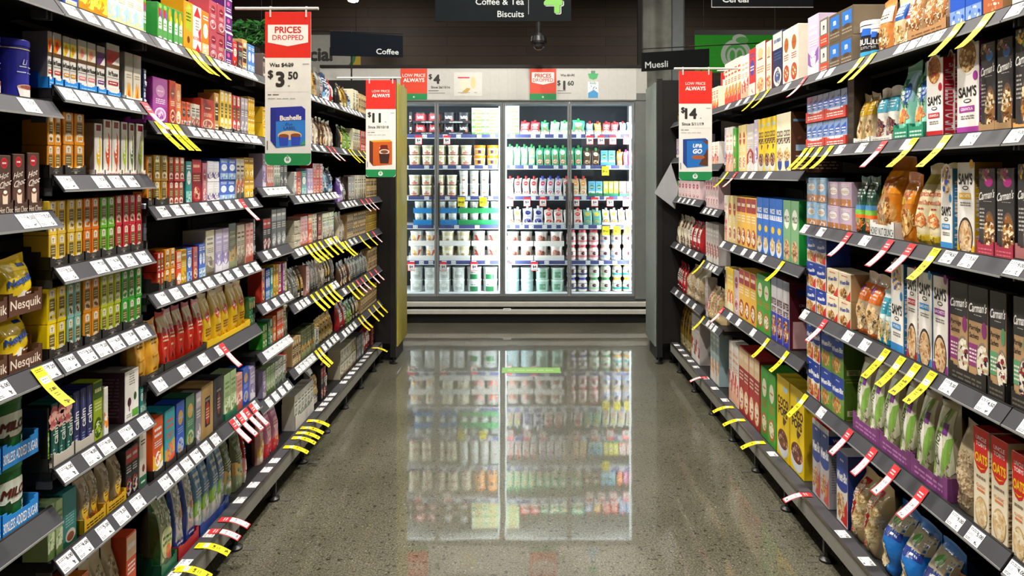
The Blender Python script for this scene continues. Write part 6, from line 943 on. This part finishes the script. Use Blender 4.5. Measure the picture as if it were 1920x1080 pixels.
cold(3, ('t_cup', 775, 858, 4, 44, 2, ('#2f86c8', .05, 2, '')), ('t_cup', 859, 937, 4, 44, 2, ('#2f9a5a', .05, 2, '')), ('p_wht', 949, 978, 2, 34, 1, ('#dfe2dc', .024, 2, '')), ('p_nav', 979, 1019, 2, 36, 1, ('#dfe2dc', .024, 2, '')), ('p_wrd', 1020, 1093, 4, 32, 1, ('#dfe2dc', .024, 4, '')), ('p_tea', 1094, 1128, 2, 32, 1), ('p_wht', 1129, 1188, 4, 32, 1, ('#dfe2dc', .024, 3, '')))
cold(4, ('t_big', 766, 822, 2, 55, 2, ('#ece6e2', .05, 1, '')), ('t_crm', 824, 882, 2, 55, 2, ('#e8e6e4', .05, 1, '')), ('t_bigr', 884, 937, 2, 55, 2, ('#eee4e0', .05, 1, '')), ('t_bigp', 949, 1000, 2, 54, 2, ('#e8e0d8', .05, 1, '')), ('t_bigp', 1001, 1058, 2, 54, 2, ('#ece6e2', .05, 1, '')), ('j_red', 1061, 1124, 3, 57, 2), ('j_crm', 1125, 1188, 3, 57, 2))
cold(5, ('t_sq', 766, 872, 4, 46, 2), ('t_sqg', 873, 934, 2, 46, 2), ('t_sqa', 948, 1002, 2, 45, 2), ('t_sqm', 1003, 1060, 2, 45, 2), ('j_blu', 1062, 1103, 2, 53, 2), ('j_grn', 1104, 1147, 2, 53, 2), ('j_yel', 1148, 1188, 2, 53, 2))

# ---------------------------------------------------------------- hanging price posters
def round_rect(x0, x1, z0, z1, r, rb=True):
    P = []
    for cx, cz, a0, rr in ((x1-r, z0+r, -90, r), (x1-.001, z1-.001, 0, .001), (x0+.001, z1-.001, 90, .001), (x0+r, z0+r, 180, r)):
        for i in range(5): a = math.radians(a0+90*i/4); P.append((cx+rr*math.cos(a), cz+rr*math.sin(a)))
    return P
def wobbler(d, p0, p1, y0, y1, rodpx, lab, style, price, cents, l1, l2, pic, dark=1.0):
    x0, x1 = px(p0, d), px(p1, d); z0, z1 = pz(y1, d), pz(y0, d); w, h = x1-x0, z1-z0
    e = empty('price_poster', ((x0+x1)/2, d, z1), label=lab, cat='price poster')
    b = MB(); P = round_rect(x0, x1, z0, z1, w*.08); n = len(P)
    b.mesh([(x, d, z) for x, z in P]+[(x, d+.002, z) for x, z in P], [tuple(range(n)), tuple(reversed(range(n, 2*n)))]+[(i, n+i, n+(i+1) % n, (i+1) % n) for i in range(n)], OFF, 'printed_card')
    S = lambda u, v, q: (x0+u*w, d-q, z0+v*h)
    ft = .078
    Lr = [('R', .0, .70, 1, .9995, RED), ('R', .0, ft*.5, 1, ft, GRN), ('P', [(.0, ft*.5+.001), (1, ft*.5+.001), (1, .03), (.96, .008), (.90, .0), (.10, .0), (.04, .008), (0, .03)], GRN)]
    Lr += wreath(S, .49, .036, .075, w/h, bg=GRN)
    if style == 'drop': Lr += [('P', [(.06, .915), (.94, .915), (.94, .80), (.5, .775), (.06, .80)], '#ece9e4'), ('T', 'PRICES', .5, .882, .042, '#c8241c', {'b': .05, 'w': .82}), ('T', 'DROPPED', .5, .832, .034, '#c8241c', {'b': .02, 'w': .82}), ('T', 'Was $4.29', .36, .652, .026, INK, {'b': .04, 'w': .58}), ('R', .37, .650, .62, .655, INK)]; pc = .56
    else: Lr += [('T', 'LOW PRICE', .5, .885, .026, '#eee9e4', {'b': .01, 'w': .86}), ('T', 'ALWAYS', .5, .84, .034, '#eee9e4', {'b': .06, 'w': .86}), ('T', l1, .42, .515, .027, INK, {'b': .04, 'w': .68})]; pc = .61
    Lr += [('T', '$', .12, pc+.03, .05, INK, {'b': .06}), ('T', price, .33 if len(price) < 2 else .36, pc, .095, INK, {'b': .075, 'w': .4})]
    if cents: Lr += [('T', cents, .61, pc+.025, .048, INK, {'b': .06})]
    Lr += [('T', 'ea', .52 if len(price) < 2 else .66, pc-.042, .011, INK), ('R', .05, .478, .95, .4795, '#c4c2bc'), ('L', .06, .455, .3, .465, 1, INK), ('L', .06, .43, .66, .44, 1, '#aaa'), ('L', .82, .655, .96, .665, 1, '#999')]
    Lr += [('R', .04, .10, .065, .16, '#777')]+pic
    art(b, S, Lr, w, h, e=.0001, step=.00004); add('poster_card', b, ((x0+x1)/2, d, z0), e)
    xs = px(rodpx[0], d); xe = px(rodpx[1], d); zr = z1+.012
    b = MB(); b.tube((xs, d+.001, zr), (xe, d+.001, zr), .0055, '#d8d6d0', 'moulded_plastic', 10); add('rod', b, (xs, d, zr), e)
    for q in (.12, .9):
        b = MB(); xx = x0+w*q; b.box(xx-.003, xx+.003, d-.003, d-.0022, z1-.02, zr+.006, '#cfcfca', 'moulded_plastic'); b.box(xx-.003, xx+.003, d-.003, d+.008, zr+.006, zr+.0075, '#cfcfca', 'moulded_plastic'); add('clip', b, (xx, d, z1), e)
    return e
def boxpic(body, side, top, word, extra=()):
    return [('P', [(.12, .16), (.24, .115), (.24, .36), (.12, .375)], side), ('P', [(.24, .115), (.88, .13), (.88, .365), (.24, .36)], body), ('P', [(.12, .375), (.24, .36), (.88, .365), (.80, .385)], top)]+list(word)+list(extra)
bush = boxpic('#2f7fd0', '#1f2f8a', '#25309a', [('P', [(.24, .285), (.88, .295), (.88, .365), (.24, .36)], '#28309a'), ('T', 'Bushells', .56, .31, .032, '#f6eedc', {'b': .06, 'w': .56, 's': .05}), ('T', 'Blue', .52, .268, .020, '#1e3a8a', {'i': .3}), ('T', 'LABEL', .54, .242, .022, '#1e2a6a', {'b': .02})],
    [('E', .54, .195, .26, .03, '#e8c08a'), ('P', [(.32, .125), (.5, .128), (.52, .19), (.30, .19)], '#2a4ab8'), ('P', [(.58, .128), (.76, .13), (.78, .195), (.56, .195)], '#2a4ab8'), ('E', .41, .192, .11, .012, '#8a4a2c'), ('E', .67, .196, .11, .012, '#8a4a2c'), ('P', [(.78, .13), (.87, .135), (.86, .17)], '#4a9a4a')])
nesc = boxpic('#c85a1c', '#5a2a1a', '#d8a02a', [('T', 'NESCAFE', .6, .30, .016, '#fff', {'b': .03, 'w': .3}), ('P', [(.46, .27), (.76, .27), (.72, .33), (.5, .33)], '#6a1a14'), ('E', .62, .26, .17, .026, '#e8e0d4'), ('E', .62, .26, .13, .018, '#7a4424'), ('P', [(.48, .14), (.76, .14), (.8, .24), (.44, .24)], '#3a1c18')])
upgo = boxpic('#1f6fc0', '#22408a', '#1c4a9a', [('P', [(.88, .13), (.88, .3), (.6, .14)], '#5a3020'), ('P', [(.7, .36), (.88, .365), (.88, .32)], '#6a3a28'), ('T', 'UP&', .56, .315, .034, '#f2f4f8', {'b': .06, 'i': .2}), ('T', 'GO', .56, .265, .04, '#f2f4f8', {'b': .08, 'i': .2}), ('E', .58, .21, .2, .02, '#a85a34')])
wobbler(2.62, 497, 583, 22, 310, (441, 597), 'hanging price poster, 3.50 for blue boxed tea, over left shelves', 'drop', '3', '50', '', '', bush)
wobbler(4.07, 686, 742, 150, 332, (632, 752), 'hanging price poster, 11 dollars, at far left of aisle', 'low', '11', None, 'Since 30/10/18', '', nesc)
wobbler(3.61, 1273, 1335, 133, 338, (1264, 1384), 'hanging price poster, 14 dollars, over right cereal shelves', 'low', '14', None, 'Since 5/11/19', '', upgo)
wobbler(4.75, 1352, 1400, 136, 290, (1345, 1412), 'hanging price poster half hidden behind cereal on right top shelf', 'drop', '5', None, '', '', [])
# ---------------------------------------------------------------- signs and fittings overhead
def sign(name, d, p0, p1, y0, y1, c, layers, lab, cat='sign', skew=(0, 0, 0, 0), th=.012, hang=None, par=None):
    x0, x1 = px(p0, d), px(p1, d); w = x1-x0; za, zb2 = pz(y1, d), pz(y0, d); h = zb2-za
    f = lambda u, v: za+v*h+(skew[0]*(1-v)+skew[1]*v)*u*d/F*-1
    e = empty(name, ((x0+x1)/2, d, za), label=lab, cat=cat)
    b = MB(); V = [(x0+u*w, yy, f(u, v)) for yy in (d, d+th) for u, v in ((0, 0), (1, 0), (1, 1), (0, 1))]
    b.mesh(V, [(0, 1, 2, 3), (7, 6, 5, 4), (0, 4, 5, 1), (1, 5, 6, 2), (2, 6, 7, 3), (3, 7, 4, 0)], c, 'matt_board')
    art(b, lambda u, v, q: (x0+u*w, d-q, f(u, v)), layers, w, h, e=.0002, step=.00005); add('board', b, (x0, d, za), e)
    for hx_ in (hang if hang is not None else (.08, .92)):
        b = MB(); xx = x0+w*hx_; b.tube((xx, d+th/2, f(hx_, 1)), (xx, d+th/2, CEIL), .004, '#222'); add('suspension_wire', b, (xx, d, CEIL), e)
    return e
sign('aisle_sign', 4.6, 816, 1071, -105, 40, '#13181a', [('T', 'Coffee & Tea', .475, .255, .085, '#a4a8a8', {'b': .02, 'w': .36}), ('T', 'Biscuits', .555, .085+.01, .085, '#a4a8a8', {'b': .02, 'w': .22}), ('R', .685, .09, .688, .92, '#9a9e9e'), ('T', '4', .876, .268, .34, '#c8cac8', {'b': .06}), ('T', '4', .872, .274, .34, '#1d2a1c', {'b': .06}), ('T', '4', .867, .279, .34, '#5c9a34', {'b': .05})], 'dark hanging aisle sign with a large green number four', 'aisle sign')
sign('aisle_sign', 4.9, 1334, 1525, -110, 14, '#101314', [('T', 'Cereal', .235, .13, .11, '#c4c8c8', {'b': .03, 'w': .4}), ('R', 0, 0, 1, .008, '#c8c8c4'), ('R', 0, 0, .004, 1, '#c8c8c4')], 'dark hanging aisle sign for cereal at upper right', 'aisle sign')
sign('flag_sign', 5.34, 619, 755, 58, 104, '#10151c', [('T', 'Coffee', .79, .23, .25, '#c9cccc', {'b': .02, 'w': .5})], 'black coffee flag sign above the left run end', 'flag sign', skew=(3, 9), hang=())
sign('flag_sign', 5.34, 1203, 1330, 99, 134, '#0e1011', [('T', 'Muesli', .22, .32, .36, '#a9acac', {'b': .02, 'w': .5})], 'black muesli flag sign above the right run end', 'flag sign', skew=(-9, -8), hang=())
for lab_, xs_, zz_, xe_ in (('thin black bracket bar carrying the coffee flag sign', px(560, 5.36), pz(56, 5.36), px(757, 5.36)), ('thin black bracket bar carrying the muesli flag sign', px(1203, 5.36), pz(92, 5.36), px(1450, 5.36))):
    b = MB(); sgn = -1 if xs_ < 0 else 1; b.tube((xs_, 5.358, zz_), (xe_, 5.358, zz_+(-.03 if sgn < 0 else .05)), .004, '#15110f')
    xp = sgn*1.3; b.tube((xp, 5.352, 2.09), (xp, 5.352, zz_+.0), .006, '#15110f'); add('sign_bracket', b, (xs_, 5.358, zz_), None); bpy.context.scene.objects
    o = [o for o in COL.objects if o.name.startswith('sign_bracket')][-1]; props(o, label=lab_, cat='bracket')
sign('banner', 8.9, 500, 676, 62, 137, '#c6c4bc', [('P', [(.82, 0), (.90, .3), (.92, .6), (.92, 1), (.98, 1), (.98, .6), (.96, .3), (.90, 0)], '#1d8a3e'), ('P', [(.87, 0), (.94, .3), (.97, .6), (.975, 1), (1, 1), (1, 0)], '#d8b41c'), ('T', 'Special', .44, .42, .33, '#1c1a1a', {'b': .07, 'w': .66}), ('R', 0, .955, 1, 1, '#1a1a1a')], 'white and yellow special offers banner, partly behind coffee flag sign', 'banner', hang=(.05, .95))
sign('banner', 7.6, 1303, 1470, 56, 136, '#2f8a2a', [('R', 0, .88, 1, 1, '#12100e'), ('E', .46, .42, .17, .36, '#9aa69a'), ('E', .46, .42, .12, .25, '#2f8a2a'), ('E', .42, .38, .06, .2, '#9aa69a'), ('E', .5, .38, .06, .2, '#9aa69a'), ('E', .42, .4, .03, .13, '#2f8a2a'), ('E', .5, .4, .03, .13, '#2f8a2a'), ('E', .5, .80, .08, .1, '#9aa69a'), ('E', .53, .76, .07, .08, '#2f8a2a')], 'green banner with a pale grey ring mark, upper right', 'banner', hang=(.1, .9))
# dome camera
DX, DY = px(1010, 6.4), 6.4; e = empty('dome_camera', (DX, DY, pz(80, DY)), label='black dome security camera hanging above the aisle end', cat='security camera')
z = pz(78, DY); r = 15.5*DY/F
b = MB(); b.lathe([(r*.98, z-.02), (r, z), (r*.9, z+r*.6), (r*.5, z+r*.98), (r*.2, z+r*1.05)], '#121212', 'moulded_plastic', 20, DX, DY); add('shroud', b, (DX, DY, z), e)
b = MB(); b.lathe([(.004, z-.02-r*.8), (r*.4, z-.02-r*.7), (r*.7, z-.02-r*.4), (r*.82, z-.0205)], '#2a2a2c', 'glossy_wrap', 20, DX, DY); add('dome', b, (DX, DY, z), e)
b = MB(); b.tube((DX, DY, z+r*.9), (DX, DY, CEIL), .022, '#161616', n=12); add('pole', b, (DX, DY, CEIL), e)
# leafy decoration
gx, gy = px(470, 6.6), 6.6; b = MB(); r_ = random.Random(5)
for i in range(520):
    x = gx+r_.uniform(-.18, .5); z = pz(62, 6.6)+r_.uniform(-.1, .1)-(abs(x-gx)**2)*.15; y = gy+r_.uniform(-.12, .12); a = r_.uniform(0, 6.28); l = r_.uniform(.03, .055)
    dx, dz, dy = math.cos(a)*l, math.sin(a)*l*.7, r_.uniform(-.02, .02); b.poly([(x-dx, y, z-dz), (x+dz*.3, y-.008, z-dx*.3), (x+dx, y+dy, z+dz), (x-dz*.3, y+.008, z+dx*.3)], r_.choice(['#2a6a24', '#1f5220', '#3f8a2c', '#2f7a3a']), 'printed_card')
b.tube((gx-.2, gy, pz(56, 6.6)), (gx+.55, gy, pz(56, 6.6)), .006, '#24401c'); b.tube((gx+.1, gy, pz(56, 6.6)), (gx+.1, gy, CEIL), .003, '#222')
put('hanging_foliage', b.data('hanging_foliage', (gx, gy, 2.7)), (gx, gy, 2.7), label='green leafy garland hanging behind the tea on the left', cat='foliage')
# floor sticker, crooked card, tins
b = MB(); b.box(px(941, 5.12), px(1051, 5.12), 5.06, 5.20, .0003, .0011, '#7fae5c', 'printed_card'); art(b, lambda u, v, q: (px(941, 5.12)+u*.42, 5.06+v*.14, .0011+q), [('L', .1, .3, .9, .7, 1, '#a9c88a')], .42, .14)
put('floor_sticker', b.data('floor_sticker', (0, 5.13, 0)), (0, 5.13, 0), label='green rectangular sticker on the floor before the cold cabinet', cat='floor sticker')
b = MB(); d = 5.22; P = [(1258, 306), (1272, 352), (1266, 392), (1227, 362)]; V = [(px(a, d), d, pz(c, d)) for a, c in P]+[(px(a, d), d+.003, pz(c, d)) for a, c in P]
b.mesh(V, [(3, 2, 1, 0), (4, 5, 6, 7)]+[(i, (i+1) % 4, 4+(i+1) % 4, 4+i) for i in range(4)], '#9b9da0', 'printed_card'); b.tube((px(1258, d), d+.003, pz(308, d)), (px(1268, d), d+.003, pz(300, d)), .003, '#555')
put('loose_card', b.data('loose_card', V[0]), V[0], label='tilted blank grey card hanging at the right run far end', cat='card')
